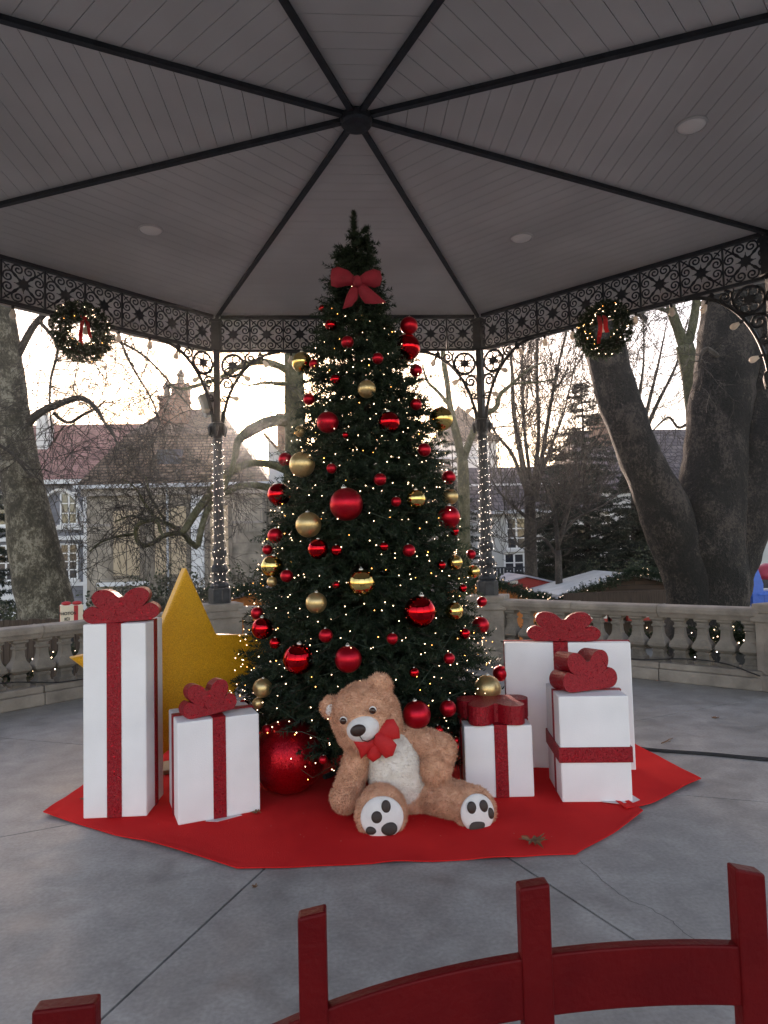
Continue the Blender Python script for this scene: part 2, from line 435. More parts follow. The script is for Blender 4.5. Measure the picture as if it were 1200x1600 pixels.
def brk_mesh():
    m = MB(); zt = HC-.05-PH-.02
    arc = [(.80*math.cos(t)*-1+.86, -1.15*(1-math.sin(t))) for t in np.linspace(0.02, PI/2, 16)]
    m.tube([(x, 0, zt+z-.01) for x, z in arc], .023, 5)
    m.tube([(x*.93-.004, 0, zt+z-.03) for x, z in arc[:13]], .010, 4)
    cx, cz = .215, zt-.185
    stroke(m, [(cx+.145*math.cos(t), cz+.145*math.sin(t)) for t in np.linspace(0, 2*PI, 22)], .018)
    star(m, cx, cz, .080, .040)
    for i in range(6):
        a = 2*PI*i/6
        stroke(m, [(cx+.09*math.cos(a)+.05*math.cos(t), cz+.09*math.sin(a)+.05*math.sin(t)) for t in np.linspace(0, 2*PI, 9)], .009)
    stroke(m, spiral(.45, zt-.095, .075, .015, PI/2, 1.6, 18), .015)
    stroke(m, spiral(.60, zt-.060, .045, .01, PI/2, 1.4, 14), .013)
    stroke(m, spiral(.135, zt-.44, .090, .015, PI, -1.6, 18), .015)
    stroke(m, spiral(.095, zt-.64, .055, .012, PI, 1.4, 14), .013)
    stroke(m, bez((.06, zt-.36), (.2, zt-.33), (.28, zt-.36), (.30, zt-.34)), .011)
    stroke(m, bez((.36, zt-.02), (.4, zt-.12), (.38, zt-.2), (.36, zt-.25)), .011)
    stroke(m, [(.075, zt-.8), (.05, zt-.95)], .008)
    return m.mesh('bracket', IRON)
bme = brk_mesh()
for k in range(8):
    A = rad(45*k+45); nrm = (AP*math.cos(A), AP*math.sin(A))
    fz = MB()
    fz.box((-SIDE/2+.06, -.028, HC-.045), (SIDE/2-.06, .028, HC-.002))
    fz.box((-SIDE/2+.06, -.022, ZF-PH/2-.03), (SIDE/2-.06, .022, ZF-PH/2))
    fo = fz.build('frieze', IRON, band, loc=(*nrm, 0), rot=(0, 0, A-PI/2))
    for i in range(8):
        new('panel', pnl, fo, ((i-3.5)*PW, 0, ZF))
    new('bracket', bme, band, (*vert(R8, k+1), 0), (0, 0, A-PI/2))        # springs along the side to the right of a post
    o = new('bracket', bme, band, (*vert(R8, k), 0), (0, 0, A+PI/2))
# stone balustrades, one for each side
def bal_mesh():
    m = MB(); q = math.sqrt(2)
    def sq(prof): m.lathe([(r*q, z) for r, z in prof], 4, rot=PI/4)
    sq([(.085, .20), (.085, .235), (.072, .24), (.060, .27), (.056, .30), (.064, .305), (.064, .325), (.052, .335),
        (.098, .375), (.100, .405), (.085, .435), (.060, .475), (.050, .52), (.046, .585), (.060, .595), (.060, .612), (.048, .62),
        (.050, .65), (.075, .672), (.075, .705)])
    return m.mesh('baluster', STONE_D)
blm = bal_mesh()
NBAL = 13
def rail_prof(x0, x1, m, jit=0.0):
    pr = [(-.10, .70), (-.115, .725), (-.125, .74), (-.145, .76), (-.150, .80), (-.138, .826), (-.11, .834), (.11, .834), (.138, .826), (.150, .80), (.145, .76), (.115, .725), (.10, .70)]
    n = len(pr); v = [(x0, y, z+jit) for y, z in pr]+[(x1, y, z+jit) for y, z in pr]
    m.add(v, [tuple(range(n))[::-1], tuple(range(n, 2*n))]+[(i, (i+1) % n, n+(i+1) % n, n+i)[::-1] for i in range(n)])
names = {90: 'stone balustrade straight behind the Christmas tree between the two lit posts', 135: 'stone balustrade on the left behind the tall gift box',
         45: 'stone balustrade on the right behind the gift boxes, market stalls seen through it'}
rng = random.Random(4)
for a in (135, 90, 45):
    A = rad(a)
    t = thing('balustrade', names[a], 'balustrade', (AP*math.cos(A), AP*math.sin(A), 0), A-PI/2, 'stone balustrades round the bandstand')
    m = MB(); half = SIDE/2-.25
    for i in range(3):
        m = MB(); x0 = -half+2*half*i/3+.003; x1 = -half+2*half*(i+1)/3-.003
        jj = rng.uniform(-.004, .004)
        m.box((x0, -.19, 0), (x1, .19, .13+jj)); m.box((x0+.001, -.165, .131+jj), (x1-.001, .165, .20))
        m.build('base_stone', STONE, t, bevel=.012)
        m = MB(); rail_prof(x0, x1, m, rng.uniform(-.004, .004)); m.build('rail_stone', STONE, t, bevel=.006)
    sp = 2*half/NBAL
    for i in range(NBAL):
        new('baluster', blm, t, (-half+sp*(i+.5), 0, 0), (0, 0, rng.uniform(-.05, .05)))
    for sx in (-1, 1):                                   # half balusters against the pedestals
        hm = MB(); hm.box((sx*half-.02, -.05, .21), (sx*half+.02, .05, .69)); hm.build('pilaster', STONE_D, t)
pdn = {157.5: 'leftmost stone pedestal, at the far end of the left balustrade', 112.5: 'stone pedestal under the lit iron post right of the gold star',
       67.5: 'stone pedestal under the lit iron post right of the Christmas tree', 22.5: 'rightmost stone pedestal, at the far end of the right balustrade'}
pm = MB()
pm.box((-.30, -.26, 0), (.30, .26, .16)); pm.box((-.245, -.215, .16), (.245, .215, .70)); pm.box((-.28, -.245, .70), (.28, .245, .79))
pm.box((-.262, -.23, .79), (.262, .23, ZP))
pmm = pm.mesh('pedestal', STONE)
for a in pdn:
    A = rad(a); o = new('pedestal', pmm, None, (R8*math.cos(A), R8*math.sin(A), 0), (0, 0, A-PI/2))
    tag(o, pdn[a], 'pedestal', 'stone pedestals under the iron posts')
    b_ = o.modifiers.new('bevel', 'BEVEL'); b_.width = .01; b_.segments = 2
# ceiling lamps
for (x, y, lab) in ((2.61, .06, 'round pale ceiling lamp highest on the right part of the ceiling'), (-2.0, 1.84, 'round pale ceiling lamp on the left part of the ceiling'),
                    (1.78, 1.98, 'round pale ceiling lamp lower right, above the iron frieze')):
    t = thing('ceiling_lamp', lab, 'ceiling lamp', (x, y, HC-.001), 0, 'round lamps set in the ceiling')
    m = MB(); m.lathe([(.120, 0), (.122, -.012), (.112, -.020), (.108, -.012)][::-1], 28, cap=False); m.build('ring', CEIL, t, True)
    m = MB(); m.lathe([(.109, -.004), (.10, -.016), (.06, -.024), (.01, -.026)][::-1], 28); m.build('diffuser', LAMPGLASS, t, True)

# ================================================================== RED CARPET
def noisy_edge(P, amp, n, seed):
    out = []; r = random.Random(seed)
    for i in range(len(P)):
        a, b = Vector(P[i]), Vector(P[(i+1) % len(P)])
        nr = Vector((-(b-a).y, (b-a).x)).normalized(); ph = r.uniform(0, 9)
        for j in range(n):
            t = j/n; p = a.lerp(b, t)
            w = amp*(noise.noise((p.x*2.2+ph, p.y*2.2, seed))*1.5)*min(1, 4*t*(1-t)+.15)
            out.append(tuple(p+nr*w))
    return out
CARPET = mat('red_felt', (.70, .019, .020), .95, c2=(.86, .030, .028), vscale=1.7, bump=.5, bscale=330, detail=9, spec=.1)
def carpet(name, P, z, label, seed, amp=.030):
    E_ = noisy_edge(P, amp, 14, seed)
    n = len(E_); cx = sum(p[0] for p in E_)/n; cy_ = sum(p[1] for p in E_)/n; v = []; m = MB()
    for ring, inw in ((0, 0), (1, .05), (2, .14)):            # edges lift a little off the floor
        for x, y in E_:
            d = Vector((cx-x, cy_-y)).normalized(); lift = max(0, noise.noise((x*2.6+seed, y*2.6, 1.7))+.12)*.030*(1, .35, 0)[ring]
            v.append((x+d.x*inw, y+d.y*inw, lift))
    N3 = 3*n; v += [(x, y, z+.0058) for x, y, z in v]; f = [tuple(range(N3+2*n, N3+3*n)), tuple(range(3*n-1, 2*n-1, -1))]
    for i in range(n):
        k = (i+1) % n; f.append((i, k, N3+k, N3+i))
        for r0 in (0, n): f.append((N3+r0+i, N3+r0+k, N3+r0+n+k, N3+r0+n+i)); f.append((r0+i, r0+n+i, r0+n+k, r0+k))
    m.add(v, f)
    o = m.build(name, CARPET, None, loc=(0, 0, z)); tag(o, label, 'carpet', 'red carpet pieces on the floor'); return o
carpet('carpet', [(-2.01, -.59), (-.73, -1.44), (.11, -1.47), (.95, -1.49), (1.50, -1.03), (1.35, .9), (.8, 1.7), (-.8, 1.7), (-1.9, .75)], .004,
       'large red felt carpet under the Christmas tree and the teddy bear', 3)
carpet('carpet', [(1.42, -.99), (1.62, -.90), (2.10, -.56), (2.02, .28), (1.6, .9), (1.30, 1.0)], .0105, 'smaller red carpet piece overlapping at the right under the gift boxes', 8, .006)

r_ = np.random.RandomState(5); SPV = []
for i in range(90):
    x, y = r_.uniform(-1.5, 1.4), r_.uniform(-1.4, -.1)
    if y < -1.40+max(0, abs(x-.1)-.8)*.75+.05: continue
    s_ = r_.uniform(.0015, .004); a_ = r_.rand()*3; SPV += [(x+s_*math.cos(a_), y+s_*math.sin(a_), .0098), (x-s_*math.sin(a_), y+s_*math.cos(a_), .0104), (x-s_*math.cos(a_), y-s_*math.sin(a_), .0098)]
tag(new('debris', npmesh('debris', SPV, np.arange(len(SPV)).reshape(-1, 3), mat('pale_flakes', (.7, .62, .5), .5, .2, var=.2))), 'tiny pale flakes of glitter and dust scattered on the carpet', kind='stuff')
# ================================================================== GIFT BOXES
def bow_outline(w, h, lobes=4):
    """flat-bottomed bow with four rounded lobes, as cut from foam"""
    pts = []
    def arc(cx, cy, rx, ry, a0, a1, rot=0, n=9):
        for i in range(n+1):
            a = rad(a0+(a1-a0)*i/n); x = rx*math.cos(a); y = ry*math.sin(a); r = rad(rot)
            pts.append(((cx+x*math.cos(r)-y*math.sin(r))*w, (cy+x*math.sin(r)+y*math.cos(r))*h))
    arc(.345, .265, .155, .265, -90, 78)           # right low lobe
    arc(.200, .69, .172, .32, -62, 150, -10, 12)   # right upper lobe
    pts.append((.012, .74*h))
    left = [(-x, y) for x, y in pts][::-1]
    return pts + left
def foam_bow(parent, w, h, th, loc, rot, name='bow'):
    m = MB(); P = bow_outline(w, h)
    m.prism(P, -th/2, th/2, M=Matrix(((1, 0, 0, 0), (0, 0, 1, 0), (0, 1, 0, 0), (0, 0, 0, 1))))
    me = m.mesh('bow', REDG)
    o = new(name, me, parent, loc, rot)
    b = o.modifiers.new('bevel', 'BEVEL'); b.width = .004; b.segments = 2; b.limit_method = 'ANGLE'; b.angle_limit = rad(60)
    return o
def box_body(t, w, d, h, taper=0.0, skew=0.0):
    m = MB()
    v = [(0, 0, 0), (w, 0, 0), (w, d, 0), (0, d, 0), (-taper+skew, -taper, h), (w+taper+skew, -taper, h), (w+taper+skew, d+taper, h), (-taper+skew, d+taper, h)]
    m.add(v, [(0, 3, 2, 1), (4, 5, 6, 7), (0, 1, 5, 4), (1, 2, 6, 5), (2, 3, 7, 6), (3, 0, 4, 7)])
    return m.build('box', BOXW, t, bevel=.008)
def band_v(t, w, d, h, x0, x1, axis='x', e=.004, top=True):
    """ribbon band round the box, over front, top and back (axis x) or the sides (axis y)"""
    m = MB()
    if axis == 'x':
        m.box((x0, -e, .002), (x1, 0, h+e)); m.box((x0, d, .002), (x1, d+e, h+e)); m.box((x0, 0, h), (x1, d, h+e))
    else:
        m.box((-e, x0, .002), (0, x1, h+e)); m.box((w, x0, .002), (w+e, x1, h+e)); m.box((0, x0, h), (w, x1, h+e))
    return m.build('ribbon', REDG, t)
GB = 'white gift boxes with red ribbons on the carpet'
CZ = .010
# tall box at the left
t = thing('gift_box', 'tall narrow white gift box with red ribbon, leftmost of the boxes', 'gift box', (-1.735, -.70, CZ), rad(-1), GB)
box_body(t, .37, .36, 1.135); band_v(t, .37, .36, 1.135, .14, .225); band_v(t, .37, .36, 1.135, .165, .225, 'y', .0055)
foam_bow(t, .44, .20, .13, (.20, .12, 1.14), (rad(0), rad(-2), rad(9)))
# low wide box, turned
t = thing('gift_box', 'low wide white gift box turned sideways between tall box and red ball', 'gift box', (-1.145, -.875, CZ), rad(20.5), GB)
box_body(t, .475, .40, .575, 0, 0); band_v(t, .475, .40, .578, .20, .275); band_v(t, .475, .40, .578, .165, .225, 'y', .0055)
foam_bow(t, .32, .19, .13, (.20, .12, .583), (rad(-4), rad(-6), rad(4)))
# small box by the bear's foot
t = thing('gift_box', 'smallest white gift box with its red bow lying flat on top beside the bear', 'gift box', (.545, -.68, CZ), rad(-4), GB)
box_body(t, .42, .36, .435); band_v(t, .42, .36, .436, .185, .265); band_v(t, .42, .36, .436, .15, .21, 'y', .0055)
m = MB(); P = bow_outline(.46, .34); m.prism(P[::-1], 0, .115, M=Matrix(((1, 0, 0, 0), (0, -1, 0, 0), (0, 0, 1, 0), (0, 0, 0, 1))))
m2 = MB(); m2.v = m.v; m2.f = m.f
bo = m2.build('bow', REDG, t, loc=(.21, .31, .442), bevel=.008)
# thin upright box behind
t = thing('gift_box', 'wide flat white gift box standing upright behind the other right boxes', 'gift box', (.945, -.13, CZ), rad(-13.5), GB)
box_body(t, .85, .12, .86); band_v(t, .85, .12, .86, .335, .435); band_v(t, .85, .12, .86, .07, .10, 'y', .0055)
foam_bow(t, .50, .20, .06, (.41, .05, .867), (0, rad(1), 0))
# front right box with a belt
t = thing('gift_box', 'cubic white gift box with a horizontal red belt, foremost on the right', 'gift box', (1.10, -.82, CZ), rad(-7), GB)
box_body(t, .415, .43, .625)
band_v(t, .415, .43, .628, .165, .205, 'y')
m = MB(); e = .0095; z0, z1 = .235, .325
for lo, hi in (((-e, -e, z0), (.415+e, 0-.0035, z1)), ((-e, .4335, z0), (.415+e, .43+e, z1)), ((-e, -.0035, z0), (-.0045, .4335, z1)), ((.4195, -.0035, z0), (.415+e, .4335, z1))): m.box(lo, hi)
m.build('belt', REDG, t)
foam_bow(t, .37, .235, .19, (.20, .20, .632), (rad(-4), rad(-3), rad(16)))
# paper sheets showing under two boxes
PAPER = mat('white_paper', (.62, .55, .56), .6, var=.05)
for P, lab in (([(-1.0, -.83), (-.93, -.845), (-.80, -.765), (-1.0, -.55)], 'thin white sheet peeking out under the low wide gift box'),
               ([(1.2, -.5), (1.33, -.86), (1.46, -.925), (1.56, -.86), (1.5, -.45)], 'thin white sheet peeking out under the foremost right gift box')):
    m = MB(); m.prism(P, 0, .0022); tag(m.build('paper_sheet', PAPER, None, loc=(0, 0, .0095 if P[0][0] < 0 else .0160)), lab, 'sheet', 'sheets under the gift boxes')

# ================================================================== GOLD STAR AND RED BALL
t = thing('star', 'large gold glitter star standing behind the tall gift box', 'star', (-1.31, .07, .010), rad(33))
Rs = .80; th = .10; cz = .647
m = MB(); poly = []
for i in range(10):
    a = PI/2+PI*i/5; r = Rs if i % 2 == 0 else Rs*.47
    poly.append((r*math.cos(a), cz+r*math.sin(a)))
m.prism(poly, -th/2, th/2, M=Matrix(((1, 0, 0, 0), (0, 0, -1, 0), (0, 1, 0, 0), (0, 0, 0, 1))))
m.build('star_body', GOLDG, t, bevel=.014)
m = MB(); m.box((-.55, .06, 0), (.50, .28, .03)); m.build('foot', mat('wood_raw', (.35, .25, .15), .8), t, bevel=.004)
m = MB(); m.sphere((0, 0, 0), .232, 40, 26)
BALLG = glitter('ball_glitter', (.28, .003, .008), (.50, .010, .018), 260, .30, .05, .3, .75)
o = m.build('glitter_ball', BALLG, None, True, loc=(-.55, -.43, .010+.232))
tag(o, 'big red glitter ball lying on the carpet between gift box and tree', 'ball')

# ================================================================== RED PICKET BARRIER
REDP = mat('red_paint', (.10, .0025, .004), .5, c2=(.13, .004, .005), vscale=7, bump=.16, bscale=60, spec=.12, detail=9)
t = thing('picket_barrier', 'low dark red wooden barrier with arched rail in the foreground', 'barrier', (0, -3.5, 0))
for x, w, ztop, sl in ((-.735, .118, .695, .003), (-.262, .056, .838, .005), (.183, .062, .868, .003), (.632, .062, .872, -.007)):
    m = MB(); a, b = x-w/2, x+w/2
    m.add([(a, -.03, 0), (b, -.03, 0), (b, .008, 0), (a, .008, 0), (a, -.03, ztop-sl), (b, -.03, ztop+sl), (b, .008, ztop+sl), (a, .008, ztop-sl)],
          [(0, 3, 2, 1), (4, 5, 6, 7), (0, 1, 5, 4), (1, 2, 6, 5), (2, 3, 7, 6), (3, 0, 4, 7)])
    m.build('picket', REDP, t, bevel=.005)
xs = np.linspace(-.80, 1.05, 38)
zc = lambda x: .735-.20*(x-.36)**2-.06*(x-.36)**4
for zoff, nm in ((0, 1), (-.42, 0)):
    m = MB(); v = []; f = []
    for x in xs:
        z = zc(x)+zoff; hgt = .118
        v += [(x, -.024, z-hgt), (x, .004, z-hgt), (x, .004, z), (x, -.024, z)]
    for i in range(len(xs)-1):
        for k in range(4): f.append((4*i+k, 4*i+(k+1) % 4, 4*i+4+(k+1) % 4, 4*i+4+k))
    f += [(0, 3, 2, 1), tuple(4*(len(xs)-1)+k for k in range(4))]
    m.add(v, [q[::-1] for q in f]); m.build('rail', REDP, t, bevel=.004)
# rail ends on the frame's far pickets, out of the picture to the right
m = MB(); m.box((1.02, -.03, 0), (1.08, .035, .84)); m.build('picket', REDP, t, bevel=.005)

# ================================================================== SMALL THINGS ON THE FLOOR
DRYLEAF = mat('dry_leaf', (.15, .065, .03), .8, c2=(.27, .13, .06), vscale=30, bump=.3, bscale=90)
def maple(name, loc, size, rz, label, tilt=(0, 0), seed=1):
    r = random.Random(seed); tips = [(-100, .55), (-62, .42), (-28, .9), (0, .45), (18, .62), (38, .5), (90, 1.05)]
    poly = []
    spec = [(-145, .50), (-118, .24), (-32, .80), (-12, .40), (12, .62), (25, .42), (42, .86), (58, .55), (66, .40), (90, 1.0)]
    full = [(90, 1.0)]
    right = [(78, .55), (70, .62), (63, .36), (45, .86), (36, .55), (24, .66), (12, .38), (-5, .78), (-22, .45), (-40, .50), (-60, .24), (-88, .20)]
    pts = [(90, 1.0)]+right+[(180-a, l) for a, l in right[::-1]]
    for a, l in pts:
        l *= r.uniform(.9, 1.1); poly.append((size*l*math.cos(rad(a)), size*l*math.sin(rad(a))))
    m = MB(); n = len(poly)
    def zz(x, y): return size*(.16*noise.noise((x/size*1.3+seed, y/size*1.3, 2))+.22*((x/size)**2)*.9)
    v = [(0, 0, zz(0, 0))]+[(x*.5, y*.5, zz(x*.5, y*.5)) for x, y in poly]+[(x, y, zz(x, y)+r.uniform(-.02, .12)*size) for x, y in poly]
    f = []
    for i in range(n):
        k = (i+1) % n; f += [(0, 1+i, 1+k), (1+i, 1+n+i, 1+n+k, 1+k)]
    m.add(v, f)
    zmin = min(p[2] for p in m.v)
    m.v = [(x, y, z-zmin) for x, y, z in m.v]
    m.tube([(0, 0, -zmin), (0, -.35*size, -zmin+.01), (.1*size, -.7*size, -zmin)], .002, 4)
    o = m.build(name, DRYLEAF, None, loc=loc, rot=(tilt[0], tilt[1], rz)); so = o.modifiers.new('thick', 'SOLIDIFY'); so.thickness = .0012
    tag(o, label, 'leaf', 'dry fallen leaves'); return o
maple('fallen_leaf', (.77, -1.33, .011), .105, rad(200), 'brown maple leaf lying on the red carpet near its front edge', seed=3)
maple('fallen_leaf', (-.72, -.745, .0125), .04, rad(70), 'small curled brown leaf at the corner of the low gift box', seed=5)
maple('fallen_leaf', (-1.84, -.38, .0115), .045, rad(10), 'small brown leaf at the carpet edge left of the tall gift box', seed=6)
maple('fallen_leaf', (-1.98, -1.35, .001), .022, rad(30), 'tiny dark leaf on the bare concrete at the far left', seed=7)
maple('fallen_leaf', (-.62, -1.62, .001), .022, rad(150), 'tiny dark leaf on the concrete just before the carpet edge', seed=8)
maple('fallen_leaf', (3.05, .95, .001), .05, rad(150), 'small dry leaf on the concrete near the right balustrade', seed=9)
CABLE = mat('black_rubber', (.012, .012, .014), .5, var=.1)
m = MB(); r_ = random.Random(2)
pth = [(1.78, .27, .022), (2.0, .16, .008), (2.15, .07, .008), (2.45, -.06, .008), (2.75, -.23, .008), (3.2, -.42, .008), (3.9, -.6, .008)]
m.tube(smooth_path(pth, 6), .009, 6); m.tube(smooth_path([(x+.02, y+.022, z) for x, y, z in pth], 6), .008, 6)
m.tube(smooth_path([(x-.01, y+.045+.01*math.sin(i*2), z) for i, (x, y, z) in enumerate(pth)], 6), .006, 6)
tag(m.build('power_cable', CABLE, None, True), 'bundle of black cables running right across the floor from the boxes', 'cable')
m = MB(); m.tube([(2.24, .28, .004), (2.30, .31, .010), (2.34, .36, .007), (2.39, .40, .004)], [.004, .005, .004, .002], 5); m.tube([(2.30, .31, .01), (2.33, .31, .006)], .002, 4)
tag(m.build('twig', DRYLEAF, None), 'short brown twig on the concrete behind the black cables', 'twig')
# black light cables along the foot of the balustrades
for a, pts, lab in ((45, [(-1.5, -.2, .30), (-1.0, -.195, .20), (-.5, -.20, .17), (0, -.2, .215), (.4, -.2, .225), (.8, -.2, .27), (1.2, -.2, .26), (1.55, -.2, .16)], 'thin black light cable sagging along the right balustrade base'),
                    (135, [(-1.5, -.2, .16), (-1.0, -.2, .30), (-.4, -.2, .22), (0, -.2, .21), (.5, -.2, .19), (1.0, -.2, .2), (1.5, -.2, .24)], 'thin black light cable sagging along the left balustrade base')):
    A = rad(a); m = MB(); m.tube(smooth_path(pts, 6), .007, 5)
    tag(m.build('light_cable', CABLE, None, True, loc=(AP*math.cos(A), AP*math.sin(A), 0), rot=(0, 0, A-PI/2)), lab, 'cable', 'light cables on the balustrades')

# ================================================================== CHRISTMAS TREE
TX, TY = -.035, .10
_tz = [0.05, .25, .5, 1.0, 1.35, 1.7, 2.3, 2.8, 3.3, 3.6, 3.8, 3.93, 4.12]
_tr = [.62, .90, .96, .87, .79, .70, .56, .42, .235, .14, .07, .03, .02]
def treeAx(z): return .055*math.exp(-((z-2.45)/.55)**2)     # the trunk bows a little to the right
def treeR(z): return float(np.interp(z, _tz, _tr))
NEEDLE = mat('fir_needle', (.008, .022, .011), .6, c2=(.020, .042, .018), vscale=9, trans=.22, detail=3)
BROWN = mat('branch_brown', (.05, .035, .025), .9, var=.2)
def sprigs(P, D, L, nn, nl, rs, width=.0028, droop=.0):
    """bottle-brush sprigs: P base, D unit direction, L length arrays -> needle triangles"""
    n = len(P); up = np.tile(np.array([0., 0, 1]), (n, 1))
    A = np.cross(D, up); bad = np.linalg.norm(A, axis=1) < 1e-3; A[bad] = (1, 0, 0)
    A /= np.linalg.norm(A, axis=1)[:, None]; B = np.cross(D, A)
    t = rs.rand(n, nn); ph = rs.rand(n, nn)*2*np.pi
    base = P[:, None]+D[:, None]*(t*L[:, None])[..., None]
    rd = A[:, None]*np.cos(ph)[..., None]+B[:, None]*np.sin(ph)[..., None]
    fwd = .55+.5*rs.rand(n, nn)
    nd = rd+D[:, None]*fwd[..., None]; nd /= np.linalg.norm(nd, axis=2)[..., None]
    ln = nl*(.7+.5*rs.rand(n, nn))*np.minimum(1, .45+1.2*(1-t))
    tip = base+nd*ln[..., None]
    sd = np.cross(nd, rs.randn(n, nn, 3)); sd /= np.linalg.norm(sd, axis=2)[..., None]
    v = np.stack([base-sd*width, base+sd*width, tip], 2).reshape(-1, 3)
    return v
def tri_mesh(name, v, m): return npmesh(name, v, np.arange(len(v)).reshape(-1, 3), m)
rs = np.random.RandomState(11)
tree = thing('christmas_tree', 'tall dark green Christmas tree covered in red and gold baubles and lights', 'christmas tree', (TX, TY, 0))
m = MB(); m.tube([(treeAx(q), 0, q) for q in (.012, 1, 1.5, 2, 2.45, 2.9, 3.3, 3.6, 3.95)], [.045, .042, .038, .035, .032, .028, .022, .018, .008], 8); m.build('trunk', BROWN, tree)
m = MB()
for i in range(4):
    a = PI/4+PI/2*i; m.tube([(0, 0, .10), (.30*math.cos(a), .30*math.sin(a), .03), (.42*math.cos(a), .42*math.sin(a), .022)], .018, 6)
m.build('stand', IRON, tree)
br = MB(); SP = []; SD = []; SL = []
nb = 0
z = .22
levels = np.concatenate([np.arange(.16, 3.55, .095), np.arange(3.55, 3.80, .06)])
for li, z in enumerate(levels):
    R = treeR(z); nbr = max(6, int(round(2*np.pi*R/.12)))
    for b in range(nbr):
        a = 2*np.pi*(b+rs.rand()*.7)/nbr+li*1.9
        rr = R*(.86+.14*rs.rand()); zz = z+rs.uniform(-.075, .075)
        lift = rs.uniform(-.05, .16)*R
        tip = np.array([rr*np.cos(a)+treeAx(zz), rr*np.sin(a), zz+lift*.4]); root = np.array([treeAx(zz), 0, min(zz+.10*R-lift*.2, 3.9)])
        if rs.rand() < .8: br.tube([root, root*.4+tip*.6+np.array([0, 0, .02]), tip], [.007, .005, .002], 3, cap=False)
        d = tip-root; Ld = np.linalg.norm(d); d /= Ld
        ns = int(7+4*R)
        for s_ in range(ns):
            tt = 1-(s_/ns)**1.15*.80
            base = root+d*Ld*tt*.88
            sidev = np.cross(d, [0, 0, 1.]); sidev /= np.linalg.norm(sidev)
            sg = 1 if s_ % 2 else -1
            ang = .12 if s_ == 0 else rs.uniform(.5, 1.1)*sg
            dd = d*np.cos(ang)+sidev*np.sin(ang)+np.array([0, 0, rs.uniform(-.45, .55)])
            dd /= np.linalg.norm(dd)
            SP.append(base); SD.append(dd); SL.append(rs.uniform(.09, .17)*(0.75+.35*min(1, R/.6)))
# leader and top shoots
SP += [np.array([0, 0, 3.72]), np.array([0, 0, 3.82]), np.array([0, 0, 3.90]), np.array([0, 0, 3.96])]*2; SD += [np.array([0, 0, 1.])]*8; SL += [.2, .17, .15, .13]*2
SP += [np.array([0, 0, 3.90])]*1; SD += [np.array([.75, -.1, .42])/np.linalg.norm([.75, -.1, .42])]; SL += [.14]
SP = np.array(SP); SD = np.array(SD); SL = np.array(SL)
v = sprigs(SP, SD, SL, 44, .052, rs, .0036)
lp = np.array([[0, 0, 3.78], [0, 0, 3.88], [0, 0, 3.97], [.05, -.01, 3.925]]); ld = np.array([[0, 0, 1.], [0, 0, 1], [0, 0, 1], [.8, -.1, .5]]); ld /= np.linalg.norm(ld, axis=1)[:, None]
v = np.concatenate([v, sprigs(lp, ld, np.array([.14, .14, .13, .07]), 170, .046, rs, .0036)])
fo = new('crown', tri_mesh('crown', v, NEEDLE), tree)
br.build('branches', BROWN, tree)

LEDW = mat('led_white', (1, .9, .7), .4, var=0, emit=(1, .82, .55), estr=3.5)
LEDA = mat('led_amber', (1, .6, .2), .4, var=0, emit=(1, .48, .12), estr=3)
LEDC = mat('led_cool', (1, 1, 1), .4, var=0, emit=(1, .93, .82), estr=3.5)
OCT = np.array([(1, 0, 0), (-1, 0, 0), (0, 1, 0), (0, -1, 0), (0, 0, 1), (0, 0, -1)], float)
OCF = np.array([(0, 2, 4), (2, 1, 4), (1, 3, 4), (3, 0, 4), (2, 0, 5), (1, 2, 5), (3, 1, 5), (0, 3, 5)])
def led_mesh(name, P, r, mats, probs, rs):
    P = np.asarray(P); n = len(P); rr = r*(.75+.5*rs.rand(n))
    V = (P[:, None]+OCT[None]*rr[:, None, None]).reshape(-1, 3); F = (OCF[None]+6*np.arange(n)[:, None, None]).reshape(-1, 3)
    mi = np.repeat(rs.choice(len(mats), n, p=probs), 8)
    return npmesh(name, V, F, None, mats=mats, midx=mi)
# fairy lights wound round the tree
lt = thing('fairy_lights', 'string of tiny warm white lights wound round the Christmas tree', 'fairy lights', (TX, TY, 0))
LP = []; path = []
turns = 17; N = 1150
for i in range(N):
    u = (i/N)**.62; z = 3.62*(1-u)+.16*u if False else .18+3.45*(1-math.sqrt(i/N))
    z = .18+3.45*(1-(i/N)**.58)
    a = 2*PI*turns*(i/N)**.62+rs.uniform(-.05, .05)
    R = treeR(z)*(1.0+rs.uniform(-.16, .06))
    p = (R*math.cos(a)+treeAx(z), R*math.sin(a), z+rs.uniform(-.08, .05)+.03*math.sin(a*7)); LP.append(p)
    path.append((R*.93*math.cos(a)+treeAx(z), R*.93*math.sin(a), p[2]-.01))
lo_ = new('light_bulbs', led_mesh('light_bulbs', LP, .0028, [LEDW, LEDA], [.8, .2], rs), lt); lo_['kind'] = 'stuff'
m = MB(); m.tube(path[::3], .0022, 3, cap=False); m.build('light_wire', mat('green_wire', (.01, .03, .012), .6, var=0), lt)

